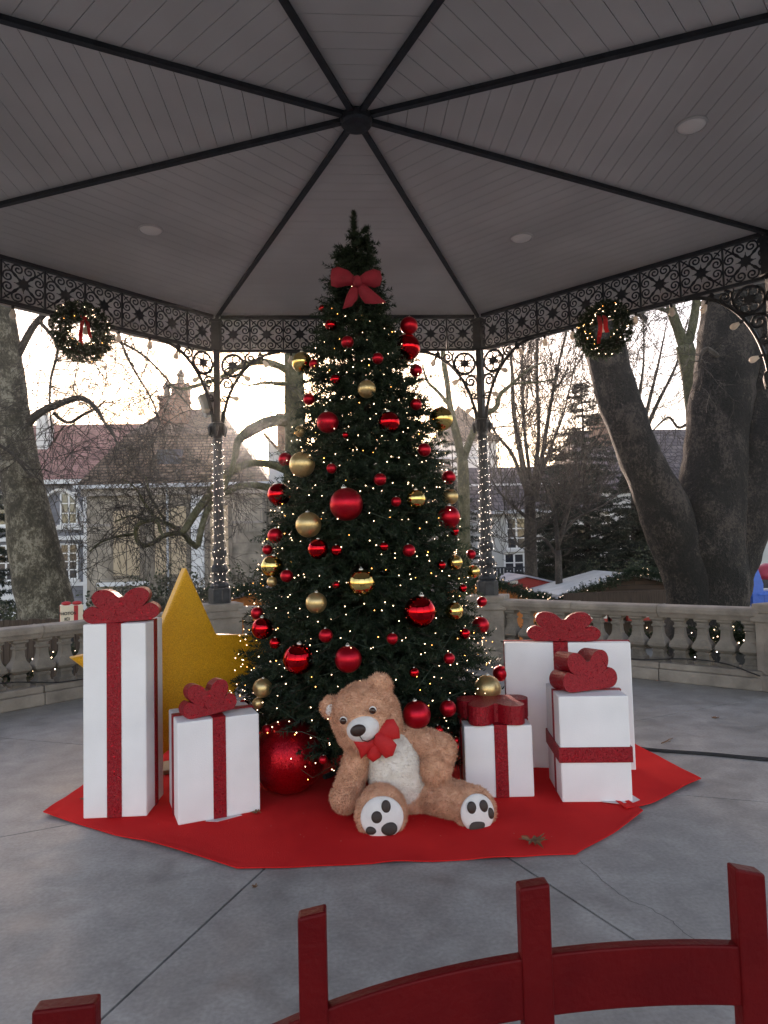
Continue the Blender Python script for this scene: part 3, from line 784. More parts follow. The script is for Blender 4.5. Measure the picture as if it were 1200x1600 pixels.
# ------------------------------------------------------------------ baubles
def bauble_mat(name, c, rough, var=.0, coat=0):
    return mat(name, c, rough, 1.0 if rough < .2 else .85, var=.08, vscale=12, coat=coat)
BM = {'rm': bauble_mat('bauble_red_matte', (.50, .010, .022), .36), 'rs': bauble_mat('bauble_red_gloss', (.55, .010, .016), .07),
      'gm': bauble_mat('bauble_gold_matte', (.60, .42, .20), .36), 'gs': bauble_mat('bauble_gold_gloss', (.72, .50, .17), .06)}
ws = {'rm': 'matte red', 'rs': 'glossy red', 'gm': 'matte gold', 'gs': 'glossy gold'}
CAPM = mat('bauble_cap', (.75, .72, .65), .3, .9, var=.05)
capm = MB(); capm.lathe([(.16, .955), (.17, .97), (.16, 1.08), (.05, 1.10)], 12)
capm.tube([(.07*math.cos(t), 0, 1.13+.07*math.sin(t)) for t in np.linspace(0, 2*PI, 11)], .015, 4)
CAPME = capm.mesh('cap', CAPM, True)
sph = {}
for k in BM:
    mb = MB(); mb.sphere((0, 0, 0), 1, 32, 20); sph[k] = mb.mesh('bauble', BM[k], True)
BL = [(504, 482, 6, 'rs'), (517, 508, 9, 'rs'), (543, 535, 10, 'rm'), (472, 566, 16, 'gs'), (491, 569, 8, 'rm'), (590, 560, 9, 'rm'), (524, 593, 8, 'rs'),
      (483, 624, 9, 'rm'), (573, 608, 14, 'gm'), (512, 660, 17, 'rm'), (540, 680, 5, 'rs'), (608, 660, 17, 'rs'), (639, 509, 14, 'rm'), (636, 543, 21, 'rs'),
      (650, 579, 10, 'rm'), (650, 632, 9, 'rm'), (689, 655, 19, 'gs'), (469, 674, 9, 'gm'), (446, 718, 11, 'rm'), (472, 726, 20, 'gm'), (518, 732, 8, 'rm'),
      (594, 749, 10, 'rm'), (663, 703, 10.5, 'rm'), (701, 746, 11, 'rm'), (436, 773, 18, 'rs'), (541, 788, 26, 'rm'), (650, 780, 15, 'gs'), (619, 784, 8, 'rm'),
      (703, 776, 13, 'gm'), (701, 808, 18, 'rm'), (482, 820, 20, 'gm'), (430, 837, 12, 'rm'), (418, 859, 8, 'rm'), (497, 858, 16, 'rs'), (526, 860, 9, 'rs'),
      (600, 854, 7, 'rs'), (639, 860, 10, 'rm'), (710, 830, 7, 'rs'), (425, 885, 17, 'gs'), (448, 900, 10, 'rm'), (736, 866, 7.5, 'rm'), (711, 879, 12, 'gs'),
      (690, 883, 6.5, 'rs'), (740, 893, 10, 'gs'), (525, 914, 6.5, 'rs'), (565, 911, 21, 'gs'), (494, 942, 16.5, 'gm'), (723, 919, 6.5, 'rs'), (656, 956, 25, 'rs'),
      (710, 955, 14, 'gs'), (753, 940, 8, 'rm'), (751, 977, 13.5, 'rm'), (402, 958, 10, 'rm'), (410, 982, 17, 'rs'), (430, 1005, 9, 'rs'), (509, 993, 11, 'rm'),
      (613, 998, 9, 'rm'), (726, 990, 8.5, 'rs'), (466, 1030, 24, 'rs'), (544, 1030, 21, 'rm'), (702, 1029, 9, 'rm'), (647, 1051, 8, 'rs'), (410, 1075, 15, 'gm'),
      (762, 1076, 21, 'gm'), (782, 1052, 12, 'rm'), (700, 1107, 13, 'rm'), (651, 1117, 22, 'rm'), (381, 1101, 8, 'rs'), (417, 1140, 8, 'rm'), (685, 1141, 8, 'rs'),
      (712, 1157, 6, 'rs'), (403, 1099, 9, 'gm'), (425, 909, 8, 'gm'), (505, 1187, 7, 'rm')]
def on_tree(x, y, rpx):
    """where the sight line first meets the needle cone"""
    d = ray(x, y); d = d/np.linalg.norm(d); best = None
    for s_ in np.arange(3.2, 5.6, .01):
        p = CAM+d*s_; rho = math.hypot(p[0]-TX-treeAx(p[2]), p[1]-TY); k = rho-treeR(p[2])*.97
        if k <= 0: return Vector(p - d*.02)
        if best is None or k < best[0]: best = (k, p)
    return Vector(best[1])
order = []
for (x, y, r, k) in BL:
    p = on_tree(x, y, r); dep = float(np.dot(np.array(p)-CAM, _f)); rr = r*dep/FPX
    order.append((p, rr, k, x, y, r))
axis_x = lambda y: 558+.022*(y-450)
halfw = lambda y: float(np.interp(y, [330, 440, 500, 600, 700, 830, 960, 1090, 1190], [12, 45, 62, 95, 122, 158, 180, 205, 190]))
def zone(x, y):
    u = (x-axis_x(y))/halfw(y)
    return "at the tree's left edge" if u < -.62 else 'on the left of the tree' if u < -.2 else 'on the middle of the tree' if u < .25 else 'on the right of the tree' if u < .66 else "at the tree's right edge"
def sz(r): return 'tiny' if r < 7.6 else 'small' if r < 11.6 else 'medium' if r < 17.2 else 'large'
cells = {}
for i, (p, rr, k, x, y, r) in enumerate(order): cells.setdefault((sz(r), k, zone(x, y)), []).append((y, i))
ordn = ['first', 'second', 'third', 'fourth', 'fifth', 'sixth', 'seventh', 'eighth']
for (s_, k, zn), L_ in cells.items():
    L_.sort()
    for q, (y, i) in enumerate(L_):
        p, rr = order[i][0], order[i][1]
        lab = f'{s_} {ws[k]} bauble {zn}'
        if len(L_) == 2: lab += ', the upper of two such' if q == 0 else ', the lower of two such'
        elif len(L_) > 2: lab += f', {ordn[q]} of such from the top'
        o = new('bauble', sph[k], None, p, (rs.uniform(-.15, .15), rs.uniform(-.15, .15), rs.uniform(0, 6)), rr)
        tag(o, lab, 'bauble', 'baubles hanging on the Christmas tree')
        new('cap', CAPME, o)

# ------------------------------------------------------------------ velvet bow near the top
VELVET = mat('red_velvet', (.24, .006, .018), .8, c2=(.30, .010, .026), vscale=14, bump=.25, bscale=200, sheen=0.0)
bw = thing('velvet_bow', 'red velvet ribbon bow near the top of the Christmas tree', 'bow', tuple(at(558, 442, -.26)), 0)
def puff(m, outline, thick, M=None, rings=5):
    """cushion: outline in x,z swelling to thick along y"""
    n = len(outline); cx = sum(p[0] for p in outline)/n; cz_ = sum(p[1] for p in outline)/n
    v = []; f = []
    for s_ in (-1, 1):
        off = len(v)
        for j in range(rings):
            q = 1-j/rings; y = s_*thick*math.sqrt(max(0, 1-q*q))
            v += [(cx+(x-cx)*q, y, cz_+(z-cz_)*q) for x, z in outline]
        v.append((cx, s_*thick, cz_))
        for j in range(rings-1):
            for i in range(n):
                k = (i+1) % n; q4 = (off+j*n+i, off+j*n+k, off+(j+1)*n+k, off+(j+1)*n+i); f.append(q4 if s_ < 0 else q4[::-1])
        for i in range(n):
            k = (i+1) % n; t3 = (off+(rings-1)*n+i, off+(rings-1)*n+k, off+rings*n); f.append(t3 if s_ < 0 else t3[::-1])
    m.add(v, f, M)
m = MB(); puff(m, [tuple(p) for p in np.array([(0, .03), (-.06, .09), (-.13, .115), (-.175, .10), (-.185, .04), (-.18, -.02), (-.14, -.035), (-.07, -.02), (0, -.02)])], .045); m.build('loop', VELVET, bw, True)
m = MB(); puff(m, [(0, .03), (.06, .08), (.12, .10), (.165, .085), (.175, .03), (.16, -.02), (.12, -.035), (.06, -.02), (0, -.02)], .045); m.build('loop', VELVET, bw, True)
m = MB(); puff(m, [(0, .01), (-.05, -.04), (-.08, -.10), (-.105, -.185), (-.04, -.165), (0, -.115), (.015, -.04)], .022); m.build('tail', VELVET, bw, True)
m = MB(); puff(m, [(0, .01), (.06, -.02), (.12, -.07), (.20, -.145), (.11, -.155), (.05, -.15), (.015, -.10), (0, -.04)], .022, Matrix.Translation((0, -.012, 0))); m.build('tail', VELVET, bw, True)
m = MB(); m.sphere((0, -.03, 0), (.035, .035, .04), 14, 10); m.build('knot', VELVET, bw, True)

# ================================================================== WREATHS
FIR2 = mat('wreath_needle', (.012, .030, .014), .65, c2=(.03, .06, .025), vscale=12, trans=.2)
def sprig_ring(fn, n, L, nn, nl, seed, width=.003):
    r2 = np.random.RandomState(seed); P = []; D = []; LL = []
    for i in range(n):
        p, d = fn(i/n, r2); P.append(p); d = np.array(d); D.append(d/np.linalg.norm(d)); LL.append(L*r2.uniform(.7, 1.2))
    return sprigs(np.array(P), np.array(D), np.array(LL), nn, nl, r2, width)
for a, q, lab, sd_ in ((135, (-3.11, 2.97, 4.10), 'fir wreath with red ribbon and lights hanging from the left frieze', 1),
                       (45, (3.07, 3.01, 4.11), 'fir wreath with red ribbon and lights hanging from the right frieze', 2)):
    A = rad(a); off = -.07
    n_ = np.array([math.cos(A), math.sin(A)])
    t = thing('wreath', lab, 'wreath', (q[0]+n_[0]*off, q[1]+n_[1]*off, q[2]), A-PI/2, 'lit fir wreaths under the frieze')
    Rw = .245
    def fn(u, r2, Rw=Rw):
        an = 2*PI*u*7+r2.uniform(-.1, .1); ph = r2.uniform(0, 2*PI); rr = .068*math.sqrt(r2.rand())
        c = np.array([math.cos(an), 0, math.sin(an)]); p = c*(Rw+rr*math.cos(ph)*1.0)+np.array([0, rr*math.sin(ph), 0])
        tg = np.array([-math.sin(an), 0, math.cos(an)])
        return p, tg*.6+c*math.cos(ph)*1.0+np.array([0, math.sin(ph), 0])*1.0+r2.randn(3)*.25
    new('foliage', tri_mesh('foliage', sprig_ring(fn, 800, .08, 34, .040, sd_, .0042), FIR2), t)
    m = MB(); m.tube([(Rw*math.cos(x), 0, Rw*math.sin(x)) for x in np.linspace(0, 2*PI, 26)], .02, 5); m.build('ring', BROWN, t)
    P = []
    for i in range(48):
        an = rs.uniform(0, 2*PI); ph = rs.uniform(0, 2*PI); c = np.array([math.cos(an), 0, math.sin(an)])
        P.append(c*(Rw+.095*math.cos(ph))+np.array([0, -.095*abs(math.sin(ph)), 0]))
    o = new('light_bulbs', led_mesh('light_bulbs', P, .0042, [LEDW, LEDA], [.75, .25], rs), t); o['kind'] = 'stuff'
    m = MB()
    RB = mat('satin_ribbon', (.62, .010, .016), .45, var=.08, trans=.3)
    for x, l, tw in ((-.025, .30, .3), (.022, .20, -.35)):
        v = []
        for i in range(9):
            s_ = i/8; xx = x+.05*s_*(1 if x > 0 else -.2)+.008*math.sin(s_*6); yy = -.05+.015*math.sin(s_*5+x*40); wv = .024
            v += [(xx-wv, yy, .17-l*1.15*s_), (xx+wv, yy+.02*math.sin(s_*3+tw), .17-l*1.15*s_)]
        m.add(v, [(2*i, 2*i+1, 2*i+3, 2*i+2) for i in range(8)])
    o = m.build('ribbon', RB, t); o.modifiers.new('thick', 'SOLIDIFY').thickness = .002
    m = MB(); m.tube([(0, 0, Rw), (0, .03, Rw+.12)], .004, 4); m.build('hanger', BROWN, t)

# ------------------------------------------------------------------ lights wound round the two rear posts
for k, lab in ((2, 'string of white lights wound round the iron post left of the tree'), (1, 'string of white lights wound round the iron post right of the tree')):
    x, y = vert(R8, k); t = thing('post_lights', lab, 'fairy lights', (x, y, 0), 0, 'lights wound round the iron posts')
    P = []; W = []
    for i in range(220):
        u = i/220; z = ZP+.22+1.95*u; a = 2*PI*19*u
        r = float(np.interp(z-ZP, [.2, .3, .43, .52, .67, .76, 2.2], [.13, .10, .122, .085, .105, .08, .07]))
        W.append(((r)*math.cos(a), r*math.sin(a), z)); P.append(((r+.006)*math.cos(a+rs.uniform(-.2, .2)), (r+.006)*math.sin(a), z+rs.uniform(-.02, .02)))
    o = new('light_bulbs', led_mesh('light_bulbs', P, .0030, [LEDC], [1.0], rs), t); o['kind'] = 'stuff'
    m = MB(); m.tube(W, .0025, 3, cap=False); m.build('light_wire', CABLE, t)

# ------------------------------------------------------------------ festoon bulbs under the frieze
BULB = mat('frosted_bulb', (.72, .68, .64), .25, var=.03, trans=.45)
YB = mat('yellow_bulb', (.75, .58, .20), .3, var=.05, trans=.4)
bm_ = MB(); bm_.lathe([(.012, 0), (.017, -.005), (.017, -.045), (.014, -.05)], 8); SOCK = bm_.mesh('socket', CABLE, True)
bm_ = MB(); bm_.lathe([(.014, -.045), (.022, -.065), (.034, -.095), (.036, -.115), (.028, -.138), (.010, -.148)], 12); GLOBE = bm_.mesh('globe', BULB, True)
bm2 = MB(); bm2.lathe([(.014, -.045), (.022, -.065), (.034, -.095), (.036, -.115), (.028, -.138), (.010, -.148)], 12); GLOBEY = bm2.mesh('globe', YB, True)
fnames = {135: 'festoon of pale bulbs hanging under the left iron frieze', 45: 'festoon of pale bulbs hanging under the right iron frieze', 90: 'festoon of pale bulbs along the rear arches behind the tree'}
for a in (135, 45, 90):
    A = rad(a); zb = ZF-PH/2-.03
    t = thing('festoon', fnames[a], 'festoon', (AP*math.cos(A), AP*math.sin(A), 0), A-PI/2, 'festoons of bulbs under the friezes')
    P = []; 
    h = SIDE/2
    # follows the arch down to the post at each end
    for s_ in np.linspace(-1, 1, 61):
        x = s_*(h-.10); dd = h-abs(x)
        z = zb-.02 if dd > .85 else zb-.03-1.12*(1-math.sqrt(max(0, 1-((.86-dd)/.80)**2))) if (.86-dd)/.80 < 1 else zb-1.1
        P.append((x, -.03, z))
    m = MB(); m.tube(P, .006, 4, cap=False); m.build('cable', CABLE, t)
    s_cum = 0; nxt = .10; r3 = random.Random(a)
    for i in range(1, len(P)):
        s_cum += (Vector(P[i])-Vector(P[i-1])).length
        if s_cum > nxt:
            nxt += .40
            dd = h-abs(P[i][0]); tl = (0, 0) if dd > .85 else (0, (1.15 if P[i][0] > 0 else -1.15)*min(1, (.86-dd)/.6))
            b = new('bulb', SOCK, t, P[i], (r3.uniform(-.1, .1), tl[1]+r3.uniform(-.15, .15), 0))
            new('globe', GLOBEY if a == 135 and P[i][0] < -.9 else GLOBE, b)
# floodlight on the left rear post
x, y = vert(R8, 2)
t = thing('floodlight', 'grey box floodlight fixed to the iron post left of the tree', 'floodlight', (x-.13, y+.10, 3.60), rad(20))
GREYM = mat('grey_casing', (.50, .51, .53), .5, 0, var=.08)
m = MB(); m.box((-.11, -.09, -.16), (.11, .09, .14), M=Matrix.Rotation(rad(-20), 4, 'Y')); m.build('housing', GREYM, t, bevel=.02)
m = MB(); m.box((-.09, -.098, -.14), (.09, -.091, .12), M=Matrix.Rotation(rad(-20), 4, 'Y')); m.build('glass', mat('flood_glass', (.55, .57, .58), .15, var=.03), t)
m = MB(); m.tube([(.05, .02, 0), (.17, .08, 0)], .02, 6); m.build('arm', IRON, t)

# ================================================================== TEDDY BEAR
FUR = mat('bear_fur', (.66, .335, .205), .95, c2=(.84, .46, .30), vscale=16, bump=.6, bscale=120, sheen=.1, detail=8)
FURW = mat('bear_fur_white', (.80, .71, .63), .95, c2=(.88, .81, .74), vscale=16, bump=.5, bscale=120, sheen=.1)
PLUSH = mat('plush_white', (.74, .70, .68), .9, var=.05, vscale=12, bump=.2, bscale=90)
DARKB = mat('bear_dark', (.030, .014, .010), .55, var=.2)
REDB = mat('bear_bow_red', (.50, .008, .010), .75, c2=(.60, .015, .015), vscale=20, bump=.2, bscale=60)
bear = thing('teddy_bear', 'big brown teddy bear with white belly and red bow tie sitting against the tree', 'teddy bear', (.16, -.74, .010))
BO = Vector((.16, -.74, .010))
def W(x, y, Y): return at(x, y, Y)-BO
def capsule(m, a, b, ra, rb, n=14, rings=6):
    a = Vector(a); b = Vector(b); d = b-a; L_ = d.length; t = d.normalized(); pts = []; rr = []
    for j in range(rings+1):
        q = PI/2*j/rings; pts.append(a-t*ra*math.cos(q)); rr.append(max(.002, ra*math.sin(q)))
    for j in range(1, 5): pts.append(a.lerp(b, j/5)); rr.append(ra+(rb-ra)*j/5)
    for j in range(rings+1):
        q = PI/2*j/rings; pts.append(b+t*rb*math.sin(q)); rr.append(max(.002, rb*math.cos(q)))
    m.tube(pts, rr, n)
bm_ = MB()
def ell(c, r, rot=(0, 0, 0), n=20): bm_.sphere((0, 0, 0), r, n, 14, M=Matrix.Translation(c) @ Matrix.Rotation(rot[2], 4, 'Z') @ Matrix.Rotation(rot[1], 4, 'Y') @ Matrix.Rotation(rot[0], 4, 'X'))
TOR = W(622, 1196, -.72); HEAD = W(571, 1117, -.80)
HR = Matrix.Rotation(rad(0), 4, 'Z') @ Matrix.Rotation(rad(-19), 4, 'Y') @ Matrix.Rotation(rad(14), 4, 'X')   # head tilt
HR = Matrix.Rotation(rad(-12), 4, 'Z') @ HR
HM = Matrix.Translation(HEAD) @ HR
ell(TOR, (.195, .19, .285), (0, rad(-13), 0)); ell(W(638, 1232, -.72), (.215, .20, .17)); ell(W(600, 1150, -.73), (.17, .15, .13))
bm_.sphere((0, 0, 0), (.205, .190, .195), 24, 16, M=HM); bm_.sphere((0, -.02, -.06), (.200, .18, .15), 24, 16, M=HM)
bm_.sphere((0, -.14, -.000), (.090, .085, .070), 16, 12, M=HM)
for sx, ez in ((-1, .105), (1, .135)):
    bm_.sphere((0, 0, 0), (.078, .042, .075), 16, 12, M=HM @ Matrix.Translation((.172*sx if sx < 0 else .145, .02, ez)) @ Matrix.Rotation(rad(28*sx), 4, 'Y'))
capsule(bm_, W(562, 1174, -.80), W(541, 1243, -.83), .082, .084); ell(W(540, 1246, -.83), (.088, .095, .085))
capsule(bm_, W(640, 1153, -.78), W(687, 1172, -.86), .088, .098); capsule(bm_, W(687, 1172, -.86), W(680, 1200, -.90), .098, .094)
capsule(bm_, W(605, 1248, -.78), W(596, 1262, -1.00), .125, .125); ell(W(595, 1272, -1.06), (.142, .075, .150), (rad(-12), 0, 0))
capsule(bm_, W(655, 1238, -.74), W(720, 1252, -.97), .125, .105); ell(W(742, 1266, -1.03), (.122, .072, .135), (rad(-10), rad(-12), rad(14)))
tmp = bpy.data.objects.new('body', bm_.mesh('body', FUR)); col.objects.link(tmp)
md = tmp.modifiers.new('r', 'REMESH'); md.mode = 'VOXEL'; md.voxel_size = .011; md.use_smooth_shade = True
ms = tmp.modifiers.new('s', 'SMOOTH'); ms.iterations = 4; ms.factor = .5
dg = bpy.context.evaluated_depsgraph_get(); dg.update()
me = bpy.data.meshes.new_from_object(tmp.evaluated_get(dg)); me.name = 'body'
bpy.data.objects.remove(tmp)
me.materials.clear(); me.materials.append(FUR)
co = np.zeros(len(me.vertices)*3); me.vertices.foreach_get('co', co); co = co.reshape(-1, 3)
zf = .0
co[:, 2] = np.maximum(co[:, 2], .002)
me.vertices.foreach_set('co', co.ravel()); me.update()
body = new('body', me, bear)
def fuzz(name, me, mat_, parent, n, ln, wd, seed, mask=None):
    r2 = np.random.RandomState(seed)
    me.calc_loop_triangles(); T = np.zeros(len(me.loop_triangles)*3, np.int32); me.loop_triangles.foreach_get('vertices', T); T = T.reshape(-1, 3)
    co = np.zeros(len(me.vertices)*3); me.vertices.foreach_get('co', co); co = co.reshape(-1, 3)
    a, b, c = co[T[:, 0]], co[T[:, 1]], co[T[:, 2]]; nr = np.cross(b-a, c-a); ar = np.linalg.norm(nr, axis=1); nr /= ar[:, None]+1e-12
    i = r2.choice(len(T), n, p=ar/ar.sum()); u = r2.rand(n, 2); sw = u.sum(1) > 1; u[sw] = 1-u[sw]
    p = a[i]+(b-a)[i]*u[:, :1]+(c-a)[i]*u[:, 1:]
    if mask is not None: k = mask(p); p = p[k]; i = i[k]; n = len(p)
    cl = np.stack([np.sin(p[:, 0]*70+3*np.sin(p[:, 2]*40)), np.cos(p[:, 1]*70+p[:, 0]*30), np.sin(p[:, 2]*65+2*np.cos(p[:, 0]*55))], 1)*.45
    d = nr[i]*.9+cl+r2.randn(n, 3)*.35+np.array([0, 0, -.25]); d /= np.linalg.norm(d, axis=1)[:, None]
    s_ = np.cross(d, r2.randn(n, 3)); s_ /= np.linalg.norm(s_, axis=1)[:, None]
    L_ = ln*(.6+.7*r2.rand(n)); p = p-nr[i]*.001
    v = np.stack([p-s_*wd, p+s_*wd, p+d*L_[:, None]], 1).reshape(-1, 3)
    o = new(name, tri_mesh(name, v, mat_), parent); o['kind'] = 'stuff'; return o
# belly patch, muzzle, eyes, nose
m = MB(); BELLY = Matrix.Translation(TOR) @ Matrix.Rotation(rad(-13), 4, 'Y')
m.sphere((-.010, -.060, .005), (.178, .190, .245), 36, 24, M=BELLY); bl_ = m.build('belly_patch', FURW, bear, True)
SOLES = []
m = MB(); m.sphere((0, -.155, .000), (.098, .085, .078), 28, 18, M=HM); mz = m.build('muzzle', PLUSH, bear, True)
m = MB(); m.sphere((-.012, -.234, .030), (.046, .022, .034), 20, 14, M=HM); m.build('nose', DARKB, mz, True)
m = MB(); m.tube([HM @ Vector(p) for p in ((-.012, -.247, .003), (-.008, -.243, -.030), (.015, -.236, -.050), (.045, -.215, -.055), (.070, -.190, -.042), (.080, -.178, -.020))], .003, 5); m.build('mouth', DARKB, mz, True)
EYEW = mat('eye_white', (.8, .78, .75), .2, var=0); EYEB = mat('eye_brown', (.05, .018, .01), .08, var=.0)
for sx in (-1, 1):
    m = MB(); m.sphere((.090*sx+.006, -.170, .088), (.0218, .0165, .0218), 16, 12, M=HM); e_ = m.build('eye', EYEW, bear, True)
    m = MB(); m.sphere((.090*sx+.006, -.182, .088), (.0195, .0145, .0195), 16, 12, M=HM); m.build('iris', EYEB, e_, True)
m = MB(); m.sphere((0, -.030, -.005), (.045, .022, .042), 14, 10, M=HM @ Matrix.Translation((-.172, .02, .105)) @ Matrix.Rotation(rad(-28), 4, 'Y')); m.build('inner_ear', PLUSH, bear, True)
# soles with dark pads
def sole(cx, cy, Y, rx, rz, rot, pads):
    c = W(cx, cy, Y); M_ = Matrix.Translation(c) @ Matrix.Rotation(rot[2], 4, 'Z') @ Matrix.Rotation(rot[1], 4, 'Y') @ Matrix.Rotation(rot[0], 4, 'X')
    m = MB(); m.sphere((0, 0, 0), (rx, .030, rz), 28, 16, M=M_); s_ = m.build('sole', PLUSH, bear, True)
    for px, pz, pr, pq in pads:
        yy = -.030*math.sqrt(max(.05, 1-(px/rx)**2-(pz/rz)**2))
        m = MB(); m.sphere((px, yy, pz), (pr, .008, pq), 18, 10, M=M_); m.build('paw_pad', DARKB, s_, True)
sole(597, 1277, -1.120, .118, .108, (rad(-14), 0, rad(0)), [(.035, -.055, .045, .035), (-.062, -.06, .030, .022), (-.030, .005, .030, .031), (.022, .055, .026, .034)])
sole(746, 1270, -1.088, .100, .100, (rad(-12), rad(-8), rad(14)), [(-.028, -.060, .048, .030), (-.035, .040, .028, .033), (.035, .030, .026, .033), (.068, -.018, .020, .030)])
# bow tie
m = MB(); cen = W(589, 1155, -.965)
def bt(pts, th, off=(0, 0, 0), rz=0):
    mm = MB(); puff(mm, pts, th, Matrix.Translation(cen+Vector(off)) @ Matrix.Rotation(rad(-24), 4, 'Y') @ Matrix.Rotation(rz, 4, 'Z')); mm.build('bow_tie', REDB, bear, True)
bt([(0, .03), (.05, .06), (.10, .075), (.135, .06), (.14, 0), (.12, -.055), (.06, -.035), (0, -.03)], .04)
bt([(0, .03), (-.05, .045), (-.11, .06), (-.125, .045), (-.12, -.01), (-.13, -.06), (-.06, -.04), (0, -.03)], .04)
bt([(0, .02), (-.06, -.01), (-.095, -.06), (-.075, -.105), (-.03, -.10), (.0, -.085), (.02, -.02)], .03, (0, -.005, 0))
bt([(0, .04), (.04, .035), (.075, -.02), (.09, -.07), (.045, -.115), (.0, -.11), (-.02, -.05), (-.025, .0)], .032, (.0, -.03, 0))
Mi = (HM.inverted()); Bi = BELLY.inverted()
def mask_body(p):
    h = np.array([list(Mi @ Vector(q)) for q in p]); b = np.array([list(Bi @ Vector(q)) for q in p])
    mz_ = ((h[:, 0]/.098)**2+((h[:, 1]+.155)/.09)**2+((h[:, 2]-.0)/.080)**2) < 1.15
    be_ = (((b[:, 0]+.010)/.178)**2+((b[:, 1]+.060)/.194)**2+((b[:, 2]-.005)/.245)**2) < 1.02
    ey = np.zeros(len(p), bool)
    for sx in (-1, 1): ey |= ((h[:, 0]-.090*sx-.006)**2+(h[:, 1]+.172)**2+(h[:, 2]-.088)**2) < .028**2
    return ~(mz_ | be_ | ey)
fuzz('fur', me, FUR, body, 80000, .017, .0018, 5, mask_body)
fuzz('fur', bl_.data, FURW, bl_, 14000, .015, .0018, 6, lambda p: p[:, 1] < TOR.y-.03)

# ================================================================== BUILDINGS BEHIND
TILEB = bricks('roof_tiles_brown', (.13, .085, .058), (.22, .15, .105), (.05, .035, .028), 1.0, .34, .17, .022, .9, .8, .55, coord='UV')
TILER = bricks('roof_tiles_red', (.30, .145, .125), (.38, .20, .17), (.20, .10, .09), 1.0, .4, .2, .015, .9, .4, .35, coord='UV')
TILEP = bricks('roof_tiles_purple', (.10, .080, .085), (.16, .13, .13), (.045, .036, .04), 1.0, .45, .45, .04, .85, .8, .4, coord='UV')
WALLS = bricks('stone_wall', (.30, .25, .195), (.37, .315, .25), (.22, .185, .15), 1.0, 1.1, .5, .012, .9, .25, .6, coord='UV')
WALLG = bricks('slate_wall', (.16, .165, .185), (.21, .215, .235), (.12, .12, .135), 1.0, .8, .4, .012, .9, .25, .4, coord='UV')
WALLW = mat('white_render', (.62, .61, .60), .85, c2=(.72, .71, .69), vscale=.8, detail=8)
WALLC = mat('pale_render', (.42, .42, .40), .9, c2=(.52, .51, .48), vscale=.6, detail=8)
TRIM = mat('white_trim', (.68, .68, .67), .7, var=.06, vscale=3)
FRAMEW = mat('window_frame', (.74, .74, .73), .5, var=.04)
PANE = mat('window_glass', (.028, .034, .045), .08, var=.15, vscale=.7, spec=.8)
BOARDED = mat('beige_boarding', (.42, .32, .21), .8, c2=(.52, .40, .27), vscale=1.4, detail=8)
BRICKC = bricks('chimney_brick', (.24, .11, .075), (.31, .16, .11), (.20, .16, .13), 1.0, .24, .08, .012, .9, .5, .5, coord='UV')
ZINC = mat('zinc_gutter', (.42, .44, .47), .5, .4, var=.1)

def uv_planar(o):
    """metric texture coordinates for walls and roofs: along the run and up the slope of each face"""
    me = o.data; uv = me.uv_layers.new(name='UVMap') if not me.uv_layers else me.uv_layers[0]
    for p in me.polygons:
        n = p.normal; a = Vector((-n.y, n.x, 0))
        if a.length < 1e-3: a = Vector((1, 0, 0))
        a.normalize(); b = n.cross(a)
        for li in p.loop_indices:
            c = me.vertices[me.loops[li].vertex_index].co; uv.data[li].uv = (c.dot(a), c.dot(b))
    return o
def qbuild(m, name, mt, parent, **k): return uv_planar(m.build(name, mt, parent, **k))
def hiproof(x0, x1, y0, y1, ze, zr, ix, iy, over=.3, brk=None):
    m = MB(); x0 -= over; x1 += over; y0 -= over; y1 += over
    ring = [(x0, y0, ze), (x1, y0, ze), (x1, y1, ze), (x0, y1, ze)]
    v = list(ring); f = [(0, 3, 2, 1)]
    base = 0
    if brk:
        bx, by, bz = brk; n = len(v)
        v += [(x0+bx, y0+by, bz), (x1-bx, y0+by, bz), (x1-bx, y1-by, bz), (x0+bx, y1-by, bz)]
        f += [(i, (i+1) % 4, n+(i+1) % 4, n+i) for i in range(4)]; base = n
    ym = (y0+y1)/2; n = len(v)
    v += [(x0+ix, ym, zr), (x1-ix, ym, zr)]
    b = base
    f += [(b, b+1, n+1, n), (b+1, b+2, n+1), (b+2, b+3, n, n+1), (b+3, b, n)]
    m.add(v, f); return m
def window(t, x, z, w, h, y, frame=FRAMEW, pane=PANE, cols=2, rows=3, depth=.10, sill=True, bar=.05):
    m = MB(); b = .09
    for lo, hi in (((x-w/2, y-.05, z), (x-w/2+b, y+depth, z+h)), ((x+w/2-b, y-.05, z), (x+w/2, y+depth, z+h)), ((x-w/2+b, y-.05, z), (x+w/2-b, y+depth, z+b)), ((x-w/2+b, y-.05, z+h-b), (x+w/2-b, y+depth, z+h))): m.box(lo, hi)
    wo = m.build('window', frame, t)
    m = MB()
    for i in range(1, cols):
        xx = x-w/2+b+(w-2*b)*i/cols; m.box((xx-bar, y-.035, z+b), (xx+bar, y+.012, z+h-b))
    for j in range(1, rows):
        zz = z+b+(h-2*b)*j/rows; m.box((x-w/2+b, y-.028, zz-bar*.6), (x+w/2-b, y+.010, zz+bar*.6))
    m.build('glazing_bar', frame, wo)
    m = MB(); m.box((x-w/2+b, y+.02-.03, z+b), (x+w/2-b, y+.03, z+h-b)); m.build('pane', pane, wo)
    if sill: m = MB(); m.box((x-w/2-.12, y-.16, z-.14), (x+w/2+.12, y+.02, z-.003)); m.build('sill', TRIM, wo)
    return wo

